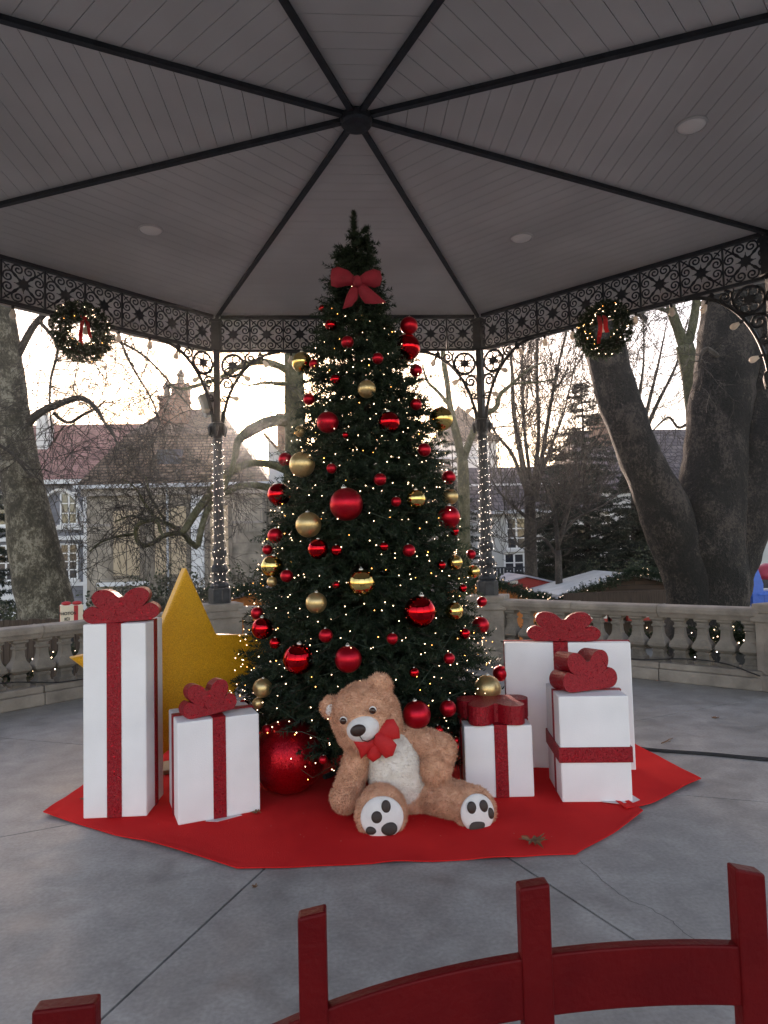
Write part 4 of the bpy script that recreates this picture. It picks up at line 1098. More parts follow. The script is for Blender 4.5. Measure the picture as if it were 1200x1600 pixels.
# --- stone house with brown hip roof, left
t = thing('house', 'old stone house with brown tiled hip roof and boarded windows on the left', 'house')
hx0, hx1, hy = -11.7, -3.75, 27.0
m = MB(); m.box((hx0, hy, GZ-.1), (hx1, hy+8, 4.78)); qbuild(m, 'wall', WALLS, t)
rf_ = qbuild(hiproof(hx0, hx1, hy, hy+8, 4.80, 9.1, 2.9, 2.9, .35, (1.75, 1.6, 7.35)), 'roof', TILEB, t)
m = MB(); m.box((hx0-.45, hy-.46, 4.62), (hx1+.45, hy-.32, 4.79)); m.build('gutter', ZINC, t)
m = MB(); m.box((hx0-.2, hy-.2, 4.30), (hx1+.2, hy-.003, 4.61)); m.build('cornice', TRIM if False else STONE, t)
m = MB(); m.box((hx0-.03, hy-.06, 2.9), (hx1+.03, hy-.003, 3.02)); m.build('string_course', STONE, t)
cz0 = 6.6
for (x, w, y, zt, nm) in ((-8.72, .62, 29.3, 9.3, 0), (-8.02, .80, 29.3, 9.9, 0), (-7.05, .55, 31.0, 9.6, 0)):
    m = MB(); m.box((x-w/2, y, cz0), (x+w/2, y+.7, zt)); m.box((x-w/2-.07, y-.07, zt), (x+w/2+.07, y+.77, zt+.16)); m.box((x-w/2-.05, y-.05, zt-.75), (x+w/2+.05, y+.75, zt-.6))
    c_ = qbuild(m, 'chimney', BRICKC, rf_)
    m = MB(); m.lathe([(.2, zt+.16), (.14, zt+.55), (.19, zt+.6), (.22, zt+.68), (.02, zt+1.0)], 10, M=Matrix.Translation((x, y+.35, 0))); m.build('chimney_pot', BRICKC, c_)
# dormer
m = MB(); x, y = -8.05, 27.75; m.box((x-.55, y-.5, 5.4), (x+.55, y+1.5, 6.45)); m.build('dormer', mat('dark_slate', (.06, .06, .07), .7, var=.2), rf_)
m = MB(); m.box((x-.62, y-.58, 5.28), (x+.62, y-.45, 5.42)); m.build('dormer_sill', TRIM, rf_)
def arched(t, x0, x1, z0, z1, y, infill, panels=2):
    m = MB(); n = 8; w = x1-x0; P = [(x0, z0), (x1, z0)]+[(x0+w/2+w/2*math.cos(a), z1-.22+.22*math.sin(a)) for a in np.linspace(0, PI, n)]
    R_ = Matrix(((1, 0, 0, 0), (0, 0, -1, 0), (0, 1, 0, 0), (0, 0, 0, 1)))
    m.prism([(px-.0, pz) for px, pz in P], -y-.02, -y+.09, M=R_)
    cx, cz_ = (x0+x1)/2, (z0+z1)/2
    w_ = m.build('window', mat('stone_frame', (.20, .165, .13), .9, var=.15, vscale=4), t)
    for i in range(panels):
        mm = MB(); a = x0+.12+(w-.24)*i/panels; b = x0+.12+(w-.24)*(i+1)/panels-.05
        for z_0, z_1 in ((z0+.1, z0+(z1-z0)*.62), (z0+(z1-z0)*.62+.05, z1-.3)):
            mm = MB(); mm.box((a, y-.13, z_0), (b, y-.091, z_1)); mm.build('boarding', infill, w_)
for x0, x1 in ((-10.6, -9.15), (-8.75, -7.05), (-6.25, -5.15)): arched(t, x0, x1, .55, 3.9 if x0 < -9 else 4.05, hy, BOARDED)
m = MB(); m.box((-7.0, hy-.14, -.4), (-6.42, hy-.004, 4.28)); m.build('pilaster', TRIM, t)
m = MB(); m.tube([(-8.05, hy-.16, 4.6), (-8.05, hy-.16, GZ)], .06, 6); m.build('downpipe', ZINC, t)
m = MB(); m.box((-11.2, hy-.25, .18), (-8.9, hy-.004, .36)); m.build('ledge', TRIM, t)
# --- grey building with red roof, far left
t = thing('building', 'grey townhouse with faded red roof and white windows at the far left', 'building')
bx0, bx1, by = -27, -12.3, 36.0
m = MB(); m.box((bx0, by, GZ-.1), (bx1, by+8, 5.80)); qbuild(m, 'wall', WALLG, t)
rr_ = qbuild(hiproof(bx0, bx1, by, by+8, 5.95, 10.1, .5, .5, .4), 'roof', TILER, t)
m = MB(); m.box((bx0-.4, by-.5, 5.80), (bx1+.4, by-.402, 6.05)); m.build('gutter', TRIM, t)
for z0, z1 in ((2.55, 2.8), (-.12, .1), (4.9-1.75, 3.35)):
    m = MB(); m.box((bx0, by-.14, z0), (bx1, by-.004, z1)); m.build('string_course', TRIM, t)
for px in (108, 10):
    x = at(px, 865, by).x
    window(t, x, .25, 1.05, 2.1, by-.01, rows=4); window(t, x, 3.45, 1.0, 1.9, by-.01, rows=3)
m = MB()
xx = at(95, 783, by).x
for s_ in (-1, 1):
    m = MB(); m.tube([(xx+1.25*math.cos(a)+s_*.02, by-.12, 3.4+2.1*math.sin(a)) for a in np.linspace(0 if s_ > 0 else PI/2, PI/2 if s_ > 0 else PI, 9)], .1, 5); m.build('arch_trim', TRIM, t)
for x in (at(92, 783, by).x-.9, at(135, 783, by).x):
    m = MB(); m.box((x-.16, by-.10, GZ), (x+.16, by-.004, 5.6)); m.build('pilaster', TRIM, t)
cx = at(69, 690, 38.3).x
m = MB(); m.box((cx-.35, 38.0, 7.2), (cx+.35, 38.9, 10.3)); c_ = m.build('chimney', WALLW, rr_)
m = MB(); m.box((cx-.16, 38.3, 10.3), (cx+.16, 38.6, 10.9)); m.build('chimney_pot', BRICKC, c_)
# --- white gabled annex right of the stone house
t = thing('house', 'narrow white walled house between the stone house and the Christmas tree', 'house')
m = MB(); ax0, ax1, ay = -3.7, -1.75, 29.5
m.box((ax0, ay, GZ-.1), (ax1, ay+6, 4.9)); m.build('wall', WALLW, t)
m = MB(); m.add([(ax0-.2, ay-.3, 7.4), (ax1+.25, ay-.3, 4.7), (ax1+.25, ay+6.2, 4.7), (ax0-.2, ay+6.2, 7.4), (ax0-.2, ay-.3, 7.6), (ax1+.25, ay-.3, 4.9), (ax1+.25, ay+6.2, 4.9), (ax0-.2, ay+6.2, 7.6)],
                [(0, 3, 2, 1), (4, 5, 6, 7), (0, 1, 5, 4), (1, 2, 6, 5), (2, 3, 7, 6), (3, 0, 4, 7)]); qbuild(m, 'roof', TILEB, t)
m = MB(); m.prism([(ax0, 4.9), (ax1, 4.9), (ax0, 7.35)], -ay-.25, -ay, M=Matrix(((1, 0, 0, 0), (0, 0, -1, 0), (0, 1, 0, 0), (0, 0, 0, 1)))); m.build('gable', WALLW, t)
m = MB(); m.box((ax0-.02, ay-.5, GZ), (ax0+.75, ay-.003, 4.5)); qbuild(m, 'pier', WALLS, t)
for x, zt in ((-3.3, 9.0), (-2.75, 8.6)):
    m = MB(); m.box((x-.2, ay+3, 5), (x+.2, ay+3.6, zt)); m.box((x-.26, ay+2.95, zt), (x+.26, ay+3.65, zt+.15)); qbuild(m, 'chimney', BRICKC, t)
# --- house row behind the tree, extended and ridge raised to block the low sun
t = thing('house', 'stone house with brown roof behind the Christmas tree, extended there to block the low sun', 'house')
m = MB(); m.box((-2.1, 36, GZ-.1), (6.9, 42, 3.6)); m.box((-1.70, 34, GZ-.1), (6.9, 35.999, 3.6)); qbuild(m, 'wall', WALLS, t)
qbuild(hiproof(-2.1, 6.9, 34, 42, 3.62, 7.2, .3, .3, .25), 'roof', TILEB, t)
for x in (-.6, 1.6, 3.8, 5.8): window(t, x, .4, 1.0, 1.9, 33.99)
m = MB(); m.box((-.9, 37, 5.5), (-.4, 37.7, 7.4)); qbuild(m, 'chimney', BRICKC, t)
# --- pale house, right
t = thing('house', 'pale rendered house with dark tiled roof behind the red stall', 'house')
rx0, rx1, ry = 7.25, 14.5, 32.0
m = MB(); m.box((rx0, ry, GZ-.1), (rx1, ry+8, 3.45)); m.build('wall', WALLC, t)
qbuild(hiproof(rx0, rx1, ry, ry+8, 3.47, 6.35, .4, .4, .3), 'roof', TILEP, t)
m = MB(); m.box((rx0-.3, ry-.45, 3.3), (rx1+.3, ry-.303, 3.5)); m.build('gutter', ZINC, t)
m = MB(); m.box((rx0-.3, ry+1.6, 5.02), (rx1+.3, ry+1.75, 5.12)); m.build('ridge_flashing', TRIM, t)
for px in (806,): 
    window(t, at(px, 815, ry).x, 1.35, 1.15, 1.75, ry-.01); window(t, at(803, 870, ry).x, -.35, 1.15, 1.5, ry-.01)
window(t, at(900, 840, ry).x, 1.0, 1.1, 1.7, ry-.01); window(t, at(955, 840, ry).x, 1.0, 1.1, 1.7, ry-.01)
t2 = thing('railing', 'dark iron railing in front of the pale house', 'railing', (0, 30.4, 0))
m = MB(); m.box((7.4, -.03, .38), (12.5, .03, .45)); m.box((7.4, -.03, -.62), (12.5, .03, -.55)); m.build('rail', IRON, t2)
bb = MB(); bb.box((-.06, -.03, -.55), (.06, .03, .38)); bbm = bb.mesh('bar', IRON)
for i in range(28): new('bar', bbm, t2, (7.5+.18*i, 0, 0))
m = MB(); m.box((6.5, -.15, GZ), (15, .25, -.62)); m.build('base_wall', WALLC, t2)
# --- turret with pyramid roof
t = thing('turret', 'white turret with pointed brown roof rising right of the tree', 'turret')
ty = 45.0; c0 = at(727, 690, ty); hw = msize(50, ty)
m = MB(); m.box((c0.x-hw, ty, GZ), (c0.x+hw, ty+2*hw, c0.z)); m.build('wall', WALLW, t)
m = MB(); e = hw+.35; ap = at(725, 648, ty).z+1.2
m.add([(c0.x-e, ty-.35, c0.z), (c0.x+e, ty-.35, c0.z), (c0.x+e, ty+2*hw+.35, c0.z), (c0.x-e, ty+2*hw+.35, c0.z), (c0.x, ty+hw, ap)], [(0, 3, 2, 1), (0, 1, 4), (1, 2, 4), (2, 3, 4), (3, 0, 4)]); qbuild(m, 'roof', TILEB, t)
m = MB(); m.box((c0.x-hw-.05, ty-.05, c0.z-1.3), (c0.x+hw+.05, ty-.004, c0.z-1.15)); m.build('string_course', ZINC, t)
window(t, c0.x+hw*.62, c0.z-2.6, .9, 1.2, ty-.01)
m = MB(); m.tube([(c0.x, ty+hw, ap), (c0.x, ty+hw, ap+.8)], [.05, .01], 5); m.build('finial', ZINC, t)
# --- building far right, behind the big trunks
t = thing('building', 'dark roofed townhouse seen between the big trunks on the right', 'building')
m = MB(); m.box((16.5, 42, GZ), (42, 52, 5.2)); m.build('wall', WALLC, t)
qbuild(hiproof(16.5, 42, 42, 52, 5.22, 10.4, 2, 2, .3), 'roof', TILEP, t)
for i in range(7): window(t, 18.3+3.2*i, 2.2, 1.2, 2.0, 41.99); 
for i in range(7): window(t, 18.3+3.2*i, -1.0, 1.2, 2.0, 41.99)
m = MB(); m.box((19.2, 45.5, 8), (20.8, 46.3, 11.4)); qbuild(m, 'chimney', BRICKC, t)

# ================================================================== TREES
def bark(name, c1, c2, c3, sc_=2.0, bump=.8, fine=14.0):
    m = bpy.data.materials.new(name); m.use_nodes = True; nt = m.node_tree; N = nt.nodes; L = nt.links; b = N['Principled BSDF']
    tc = N.new('ShaderNodeTexCoord'); mp = N.new('ShaderNodeMapping'); mp.inputs['Scale'].default_value = (1, 1, .7); L.new(tc.outputs['Object'], mp.inputs['Vector'])
    def nz(s_, d=10, r=.65, ds=.3):
        n = N.new('ShaderNodeTexNoise'); n.inputs['Scale'].default_value = s_; n.inputs['Detail'].default_value = d; n.inputs['Roughness'].default_value = r; n.inputs['Distortion'].default_value = ds
        L.new(mp.outputs['Vector'], n.inputs['Vector']); return n
    n = nz(sc_); nf = nz(fine, 6, .6, .8)
    ad = N.new('ShaderNodeMath'); ad.operation = 'MULTIPLY_ADD'; ad.inputs[1].default_value = .75; L.new(nf.outputs['Fac'], ad.inputs[0])
    sb = N.new('ShaderNodeMath'); sb.operation = 'SUBTRACT'; sb.inputs[1].default_value = .375; L.new(n.outputs['Fac'], sb.inputs[0]); L.new(sb.outputs[0], ad.inputs[2])
    r = N.new('ShaderNodeValToRGB'); e = r.color_ramp.elements; e[0].position = .38; e[0].color = (*c1, 1); e[1].position = .64; e[1].color = (*c3, 1); q = e.new(.51); q.color = (*c2, 1)
    L.new(ad.outputs[0], r.inputs['Fac']); L.new(r.outputs['Color'], b.inputs['Base Color'])
    bp = N.new('ShaderNodeBump'); bp.inputs['Strength'].default_value = bump; bp.inputs['Distance'].default_value = .06
    L.new(ad.outputs[0], bp.inputs['Height']); L.new(bp.outputs['Normal'], b.inputs['Normal']); b.inputs['Roughness'].default_value = .9
    return m
BARK_P = bark('plane_bark', (.05, .042, .028), (.11, .095, .065), (.28, .25, .19), 3.4, 1.0, 22.0)
BARK_D = bark('dark_bark', (.005, .0045, .003), (.013, .011, .008), (.065, .05, .042), 2.0, 1.0, 26.0)
BARK_M = bark('mossy_bark', (.05, .05, .025), (.085, .085, .04), (.13, .12, .075), 3.0)
BARK_T = bark('twig_bark', (.028, .022, .018), (.05, .04, .032), (.085, .07, .056), 2.0, .4)

def limb(m, px, Y, wpx, n=10, k=5, rough=.06, dY=None, seed=0):
    """px: picture points of a limb, Y its distance (dY: offsets along it), wpx its widths in picture pixels"""
    dY = dY or [0]*len(px)
    P = [at(x, y, Y+d) for (x, y), d in zip(px, dY)]
    S = smooth_path(P, k); W_ = lerp_list([msize(w, Y)/2 for w in wpx], len(S)); i0 = len(m.v)
    m.tube(S, W_, n)
    for i in range(i0, len(m.v)):
        p = Vector(m.v[i]); ci = min(range(len(S)), key=lambda j: (S[j]-p).length_squared) if n > 10 else (i-i0)//n
        ci = min(ci, len(S)-1); q = p-S[ci]
        a = 1+rough*2.2*noise.noise(p*1.1+Vector((seed, 0, 0)))+rough*noise.noise(p*3.3)
        m.v[i] = tuple(S[ci]+q*a)
    return S
def twigs(m, p, d, L, r, lev, rg, droop=.0, curl=.35, up=0.0, nch=4, nseg=5, spread=.8, minr=.005):
    pts = [Vector(p)]; d = Vector(d).normalized(); rr = [r]
    for i in range(nseg):
        d = (d+Vector((rg.uniform(-1, 1), rg.uniform(-1, 1), rg.uniform(-1, 1)))*curl+Vector((0, 0, up-droop*(i/nseg)))).normalized()
        pts.append(pts[-1]+d*L/nseg); rr.append(max(minr, r*(1-.75*(i+1)/nseg)))
    m.tube(pts, rr, 4 if r > .02 else 3, cap=False)
    if lev > 0:
        for c in range(nch):
            j = rg.randint(1, nseg); q = pts[j]; dd = (pts[j]-pts[j-1]).normalized()
            s_ = Vector((rg.uniform(-1, 1), rg.uniform(-1, 1), rg.uniform(-1, 1)))
            twigs(m, q, (dd+s_*spread), L*rg.uniform(.45, .75), max(minr, rr[j]*.7), lev-1, rg, droop, curl, up, nch, nseg, spread, minr)
def along(m, S, n, L, r, lev, rg, **k):
    for i in range(n):
        j = rg.randint(len(S)//4, len(S)-1); d = Vector((rg.uniform(-1, 1), rg.uniform(-.7, .7), rg.uniform(-.6, 1)))
        twigs(m, S[j], d, L*rg.uniform(.6, 1.2), r, lev, rg, **k)
rg = random.Random(21)
def root(m, x, Y, r, flare=1.6, n=14, h=1.2, seed=0):
    p = at(x, 945, Y)
    m.tube([(p.x, p.y, GZ-.1), (p.x, p.y, GZ+.15), (p.x, p.y, GZ+h*.5), (p.x, p.y, GZ+h)], [r*flare, r*flare*.9, r*1.1, r], n)
# left plane tree
t = thing('plane_tree', 'leaning plane tree with mottled trunk at the far left behind the balustrade', 'tree')
m = MB(); S = limb(m, [(84, 1095), (80, 1030), (72, 950), (60, 880), (42, 790), (27, 700), (14, 600), (2, 500), (-14, 380), (-30, 260)], 11, [112, 100, 84, 76, 62, 54, 48, 42, 38, 34], 18, 6, .05)
m.build('trunk', BARK_P, t, True)
m = MB()
A1 = limb(m, [(38, 668), (58, 648), (85, 634), (125, 622), (150, 638), (163, 660), (182, 690), (178, 715)], 11, [15, 12, 10, 8, 7, 5, 3, 2], 7, 4, dY=[0, -.1, -.3, -.5, -.6, -.7, -.8, -.8])
A2 = limb(m, [(84, 645), (95, 655), (110, 660), (130, 648), (152, 637), (165, 625)], 11, [6, 6, 5, 5, 4, 2], 6, 4)
A3 = limb(m, [(-10, 690), (20, 710), (45, 740), (60, 748)], 10.5, [6, 5, 4, 2], 6, 4)
A4 = limb(m, [(25, 560), (60, 500), (110, 470), (170, 480), (215, 520)], 11, [12, 9, 7, 5, 2], 6, 4)
A5 = limb(m, [(60, 500), (90, 540), (80, 590), (78, 640), (85, 690)], 11, [6, 5, 4, 3, 2], 5, 4)
A6 = limb(m, [(170, 480), (200, 560), (235, 620), (250, 660)], 11, [5, 4, 3, 2], 5, 4); A7 = limb(m, [(90, 470), (160, 520), (230, 560), (300, 640)], 11.5, [6, 5, 4, 2], 5, 4)
for A_, n_ in ((A1, 22), (A2, 12), (A3, 10), (A4, 20), (A5, 16), (A6, 16), (A7, 18)): along(m, A_, n_, 1.6, .014, 2, rg, droop=.35, curl=.38, nch=4, minr=.0058)
m.build('crown', BARK_T, t)
# gnarled pollard tree behind the Christmas tree: long arms reach left
t = thing('pollard_tree', 'gnarled old tree with long arching arms just left of the Christmas tree', 'tree')
m = MB(); TY2 = 12.0
limb(m, [(470, 1075), (466, 960), (462, 800), (461, 680), (460, 600), (458, 540), (455, 440)], TY2, [52, 42, 36, 33, 30, 30, 26], 14, 5, .05); m.build('trunk', BARK_M, t, True)
for px, w in (([(462, 588), (440, 574), (408, 565), (375, 573), (345, 590), (312, 601), (285, 608), (262, 600)], [14, 13, 11, 9, 8, 7, 5, 3]),
              ([(462, 598), (440, 600), (415, 598), (390, 602), (372, 598)], [8, 7, 5, 3, 2]),
              ([(462, 664), (440, 657), (418, 660), (393, 672), (373, 688), (367, 715), (355, 752), (345, 772)], [20, 18, 17, 16, 13, 8, 6, 5]),
              ([(458, 738), (425, 726), (392, 724), (362, 736), (342, 752), (325, 775), (310, 795), (295, 818), (285, 833)], [14, 13, 12, 12, 11, 11, 11, 11, 10]),
              ([(452, 775), (420, 762), (385, 758), (355, 768), (335, 782), (322, 802), (315, 825), (309, 853)], [12, 11, 10, 9, 9, 9, 9, 9]),
              ([(309, 855), (298, 848), (286, 834), (270, 834), (256, 837), (238, 849), (220, 852), (212, 834), (218, 818), (244, 813), (250, 828), (256, 838)], [10, 9, 9, 8, 8, 7, 7, 6, 6, 6, 5, 5]),
              ([(286, 833), (270, 822), (243, 808), (225, 785), (211, 762), (190, 748)], [7, 6, 5, 4, 3, 2]), ([(257, 812), (243, 790), (233, 768), (228, 745)], [5, 4, 3, 2]),
              ([(212, 834), (185, 838), (158, 847), (140, 862)], [5, 4, 3, 2]), ([(246, 814), (225, 812), (205, 806), (180, 815)], [5, 4, 3, 2])):
    mm = MB(); S = limb(mm, px, TY2, w, 8, 4, .12, dY=list(np.linspace(0, -.9, len(px)))); mm.build('limb', BARK_M, t, True)
    if not hasattr(t, '_x'): pass
    m2 = MB(); along(m2, S, 11, 1.35, .013, 2, rg, droop=.3, curl=.42, nch=4, minr=.0058); m2.build('twigs', BARK_T, t)
# trees right of the Christmas tree
t = thing('bare_tree', 'bare forked tree just right of the Christmas tree behind the lit post', 'tree')
m = MB(); Yb = 14.0
S0 = limb(m, [(726, 1060), (725, 900), (724, 760), (722, 715)], Yb, [30, 22, 19, 18], 10); S1 = limb(m, [(722, 722), (716, 690), (704, 640), (699, 600), (693, 560), (690, 500), (680, 420)], Yb, [15, 13, 11, 9, 8, 7, 5], 8)
S2 = limb(m, [(722, 722), (732, 695), (743, 668), (757, 648), (775, 637), (781, 617), (800, 600), (825, 578), (850, 566)], Yb, [13, 12, 11, 9, 8, 7, 6, 4, 2], 8)
S3 = limb(m, [(701, 632), (684, 612), (668, 596), (660, 570)], Yb, [7, 6, 5, 3], 6); S4 = limb(m, [(800, 600), (822, 598), (844, 597), (870, 590)], Yb, [5, 4, 3, 2], 6)
m.build('trunk', BARK_M, t, True); m = MB()
for S in (S1, S2, S3, S4): along(m, S, 9, 1.3, .013, 2, rg, droop=.05, curl=.3, up=.1, nch=3)
m.build('crown', BARK_T, t)
def stems(t, specs, Y, base, wbase, ntw, Lt, mt):
    m = MB(); limb(m, base, Y, wbase, 10); m.build('trunk', mt, t, True)
    m = MB(); SS = []
    for px, w in specs:
        px = [(x+rg.uniform(-4, 4)*min(1, i), y) for i, (x, y) in enumerate(px)]
        m = MB(); SS.append(limb(m, px, Y, w, 6, 4, dY=list(np.linspace(0, rg.uniform(-.8, .8), len(px))))); m.build('limb', mt, t, True)
    m = MB()
    for S in SS: along(m, S, ntw, Lt, .020, 2, rg, droop=-.12, curl=.22, up=.12, nch=4, spread=.6, minr=.0095)
    m.build('crown', BARK_T, t)
t = thing('bare_tree', 'bare slender many-stemmed tree between the lit post and the conifer', 'tree')
stems(t, [([(826, 775), (812, 700), (806, 640), (798, 570), (792, 500), (786, 420)], [13, 10, 8, 6, 5, 3]), ([(832, 775), (838, 680), (838, 590), (842, 500), (846, 420)], [9, 7, 6, 5, 3]),
          ([(824, 770), (800, 710), (780, 680), (762, 655), (750, 610)], [8, 6, 4, 3, 2]), ([(838, 780), (848, 700), (858, 630), (872, 560), (888, 500)], [9, 7, 6, 4, 3]),
          ([(830, 760), (822, 660), (818, 560), (820, 470)], [7, 5, 4, 2]), ([(824, 810), (800, 790), (780, 770), (765, 740)], [6, 5, 3, 2]), ([(838, 760), (860, 700), (885, 640), (900, 560)], [7, 5, 3, 2])],
      20.0, [(832, 1020), (831, 940), (829, 860), (828, 775)], [26, 23, 20, 18], 20, 2.2, BARK_T)
m = MB(); 
t = thing('bare_tree', 'small dark bare tree low in front of the conifers', 'tree')
stems(t, [([(872, 860), (866, 800), (850, 750), (838, 720)], [8, 6, 4, 2]), ([(873, 850), (885, 800), (905, 750), (915, 700)], [8, 6, 4, 2]), ([(872, 870), (845, 840), (815, 855), (800, 830), (790, 800)], [6, 5, 4, 3, 2]), ([(874, 840), (900, 810), (940, 790), (965, 770)], [6, 4, 3, 2])],
      18.5, [(876, 1010), (874, 930), (872, 860)], [14, 12, 10], 16, 1.7, BARK_T)
# big multi-trunk plane tree on the right
t = thing('plane_tree', 'huge dark multi-trunked plane tree on the right behind the balustrade', 'tree')
m = MB(); Yr = 8.0
limb(m, [(1098, 1130), (1100, 1040), (1102, 950), (1104, 870), (1108, 800), (1118, 700), (1130, 600), (1142, 500), (1150, 420), (1160, 300)], Yr, [170, 140, 122, 126, 112, 98, 92, 94, 96, 92], 22, 6, .07, seed=3)
m.build('trunk', BARK_D, t, True); m = MB()
limb(m, [(1082, 960), (1072, 900), (1052, 840), (1022, 765), (992, 695), (966, 625), (948, 560), (933, 500), (925, 440), (918, 340)], Yr-.25, [70, 76, 78, 74, 68, 64, 62, 60, 56, 50], 18, 6, .07, seed=5)
m.build('trunk', BARK_D, t, True); m = MB()
limb(m, [(1112, 980), (1126, 900), (1148, 840), (1170, 760), (1188, 670), (1198, 560), (1206, 460), (1216, 340)], Yr+.1, [90, 100, 96, 96, 104, 108, 110, 104], 20, 6, .07, seed=9)
m.build('trunk', BARK_D, t, True); m = MB()
Sx = limb(m, [(1010, 500), (985, 480), (955, 470), (935, 462), (905, 455)], Yr, [9, 8, 7, 5, 3], 6, 4); Sy = limb(m, [(1125, 560), (1105, 545), (1095, 555), (1092, 575)], Yr-.4, [10, 8, 6, 4], 6, 4)
for S in (Sx, Sy): along(m, S, 8, 1.0, .010, 2, rg, droop=.4, nch=3)
m.build('crown', BARK_T, t)
t = thing('mossy_tree', 'greenish mossy forked tree seen between the trunks of the big plane tree', 'tree')
m = MB(); Ym = 13.0
limb(m, [(1068, 1050), (1070, 920), (1074, 820), (1082, 740), (1086, 660), (1080, 590), (1070, 540)], Ym, [44, 38, 34, 32, 30, 28, 28], 12); m.build('trunk', BARK_M, t, True); m = MB()
m = MB(); S1 = limb(m, [(1071, 548), (1060, 515), (1048, 480), (1040, 430), (1030, 380)], Ym, [20, 17, 15, 13, 10], 8); m.build('limb', BARK_M, t, True)
m = MB(); S2 = limb(m, [(1072, 545), (1082, 510), (1088, 470), (1092, 420), (1096, 370)], Ym, [18, 16, 14, 12, 10], 8); m.build('limb', BARK_M, t, True)
m = MB(); S3 = limb(m, [(1072, 808), (1050, 770), (1022, 735), (1000, 690), (985, 655)], Ym, [26, 24, 22, 18, 12], 8); m.build('limb', BARK_M, t, True)
m = MB(); S4 = limb(m, [(1088, 480), (1105, 468), (1130, 462)], Ym, [8, 7, 5], 6); m.build('limb', BARK_M, t, True)
m = MB(); S5 = limb(m, [(1048, 488), (1020, 480), (1000, 492), (980, 500)], Ym, [7, 6, 4, 2], 6); m.build('limb', BARK_M, t, True)
m = MB()
S6 = limb(m, [(1078, 660), (1060, 668), (1045, 652), (1025, 668), (1005, 690)], Ym, [6, 5, 4, 3, 2], 5)
for S in (S1, S2, S3, S4, S5, S6): along(m, S, 11, 1.5, .010, 2, rg, droop=.25, curl=.3, nch=3)
m.build('crown', BARK_T, t)
# faint bare trees far behind, only twigs against the sky
for px, lab in (((990, 60), 'distant bare tree with fine twigs behind the right wreath'),):
    t = thing('bare_tree', lab, 'tree'); Yq = 38 if px[0] < 500 else 26
    b0 = [(px[0], 920), (px[0]+4, 800), (px[0]+2, 700)]
    sp = [([(px[0]+2, 720), (px[0]+dx*.4, 640), (px[0]+dx*.8, 570), (px[0]+dx, 500)], [8, 6, 4, 2]) for dx in (-90, -55, -20, 15, 50, 85)]
    stems(t, sp, Yq, b0, [16, 13, 10], 12, 3.0, BARK_T)
# conifers
CONIF = mat('conifer_needle', (.009, .019, .012), .75, c2=(.022, .036, .020), vscale=1.5, trans=.12)
def conifer(label, xpx, ytop, Y, zbase, Rb, nlev, seed, dens=1.0, sparse=0.0, droop=.25):
    r2 = np.random.RandomState(seed); top = at(xpx, ytop, Y); t = thing('conifer', label, 'tree', (top.x, Y, GZ))
    H = top.z-GZ; m = MB(); m.tube([(0, 0, -.1), (0, 0, H*.5), (0, 0, H)], [.035*H*.6, .02*H*.6, .01], 8); m.build('trunk', BARK_D, t)
    P = []; D = []; LL = []; mb = MB()
    for z in np.linspace(zbase-GZ, H-.1, nlev):
        u = (H-z)/(H-(zbase-GZ)); R = Rb*(u**.8)*(1-sparse*r2.rand()*.5)+.12
        for b in range(int(5+5*u)):
            a = r2.rand()*2*np.pi; Rr = R*r2.uniform(.55, 1.08); d = np.array([np.cos(a), np.sin(a), r2.uniform(-.1, .35)]); n = max(3, int(Rr/.17*dens))
            mb.tube([(0, 0, z), tuple(d*Rr*.5+np.array([0, 0, z])), tuple(d*Rr+np.array([0, 0, z-droop*Rr*.6]))], [.02, .012, .004], 3, cap=False)
            for k in range(n):
                s_ = (k+1)/n; p = d*Rr*s_+np.array([0, 0, z-droop*Rr*.6*s_*s_])
                sd = np.cross(d, [0, 0, 1]); 
                for q in (-1, 1):
                    P.append(p); v = d*.7+sd*q*r2.uniform(.4, 1.0)+np.array([0, 0, r2.uniform(-.5, .1)]); D.append(v/np.linalg.norm(v)); LL.append(r2.uniform(.25, .45)*(1.1-.4*s_))
    new('crown', tri_mesh('crown', sprigs(np.array(P), np.array(D), np.array(LL), 26, .12, r2, .014), CONIF), t); mb.build('branches', BARK_D, t)
conifer('pointed dark conifer with open top right of the slender bare tree', 908, 598, 22, -.8, 2.9, 36, 3, 1.0, .5)
conifer('broad dark evergreen between the conifer and the big plane tree', 985, 740, 21, -1.2, 2.6, 34, 4, 1.4, .2)
conifer('squat dark evergreen in front of the pale house', 868, 700, 24, -1.2, 2.3, 32, 5, 1.4, .3)
conifer('dark evergreen partly hidden behind the leaning left limb', 1040, 755, 24, -1.2, 3.0, 30, 6, 1.3, .2)
conifer('dark evergreen at the extreme left edge beside the plane trunk', -18, 735, 15, -1.2, 1.0, 18, 7, 1.0, .1)
conifer('dark green conifer half hidden behind the Christmas tree on its right', 706, 690, 24, -.8, 1.6, 20, 8, 1.0, .2)
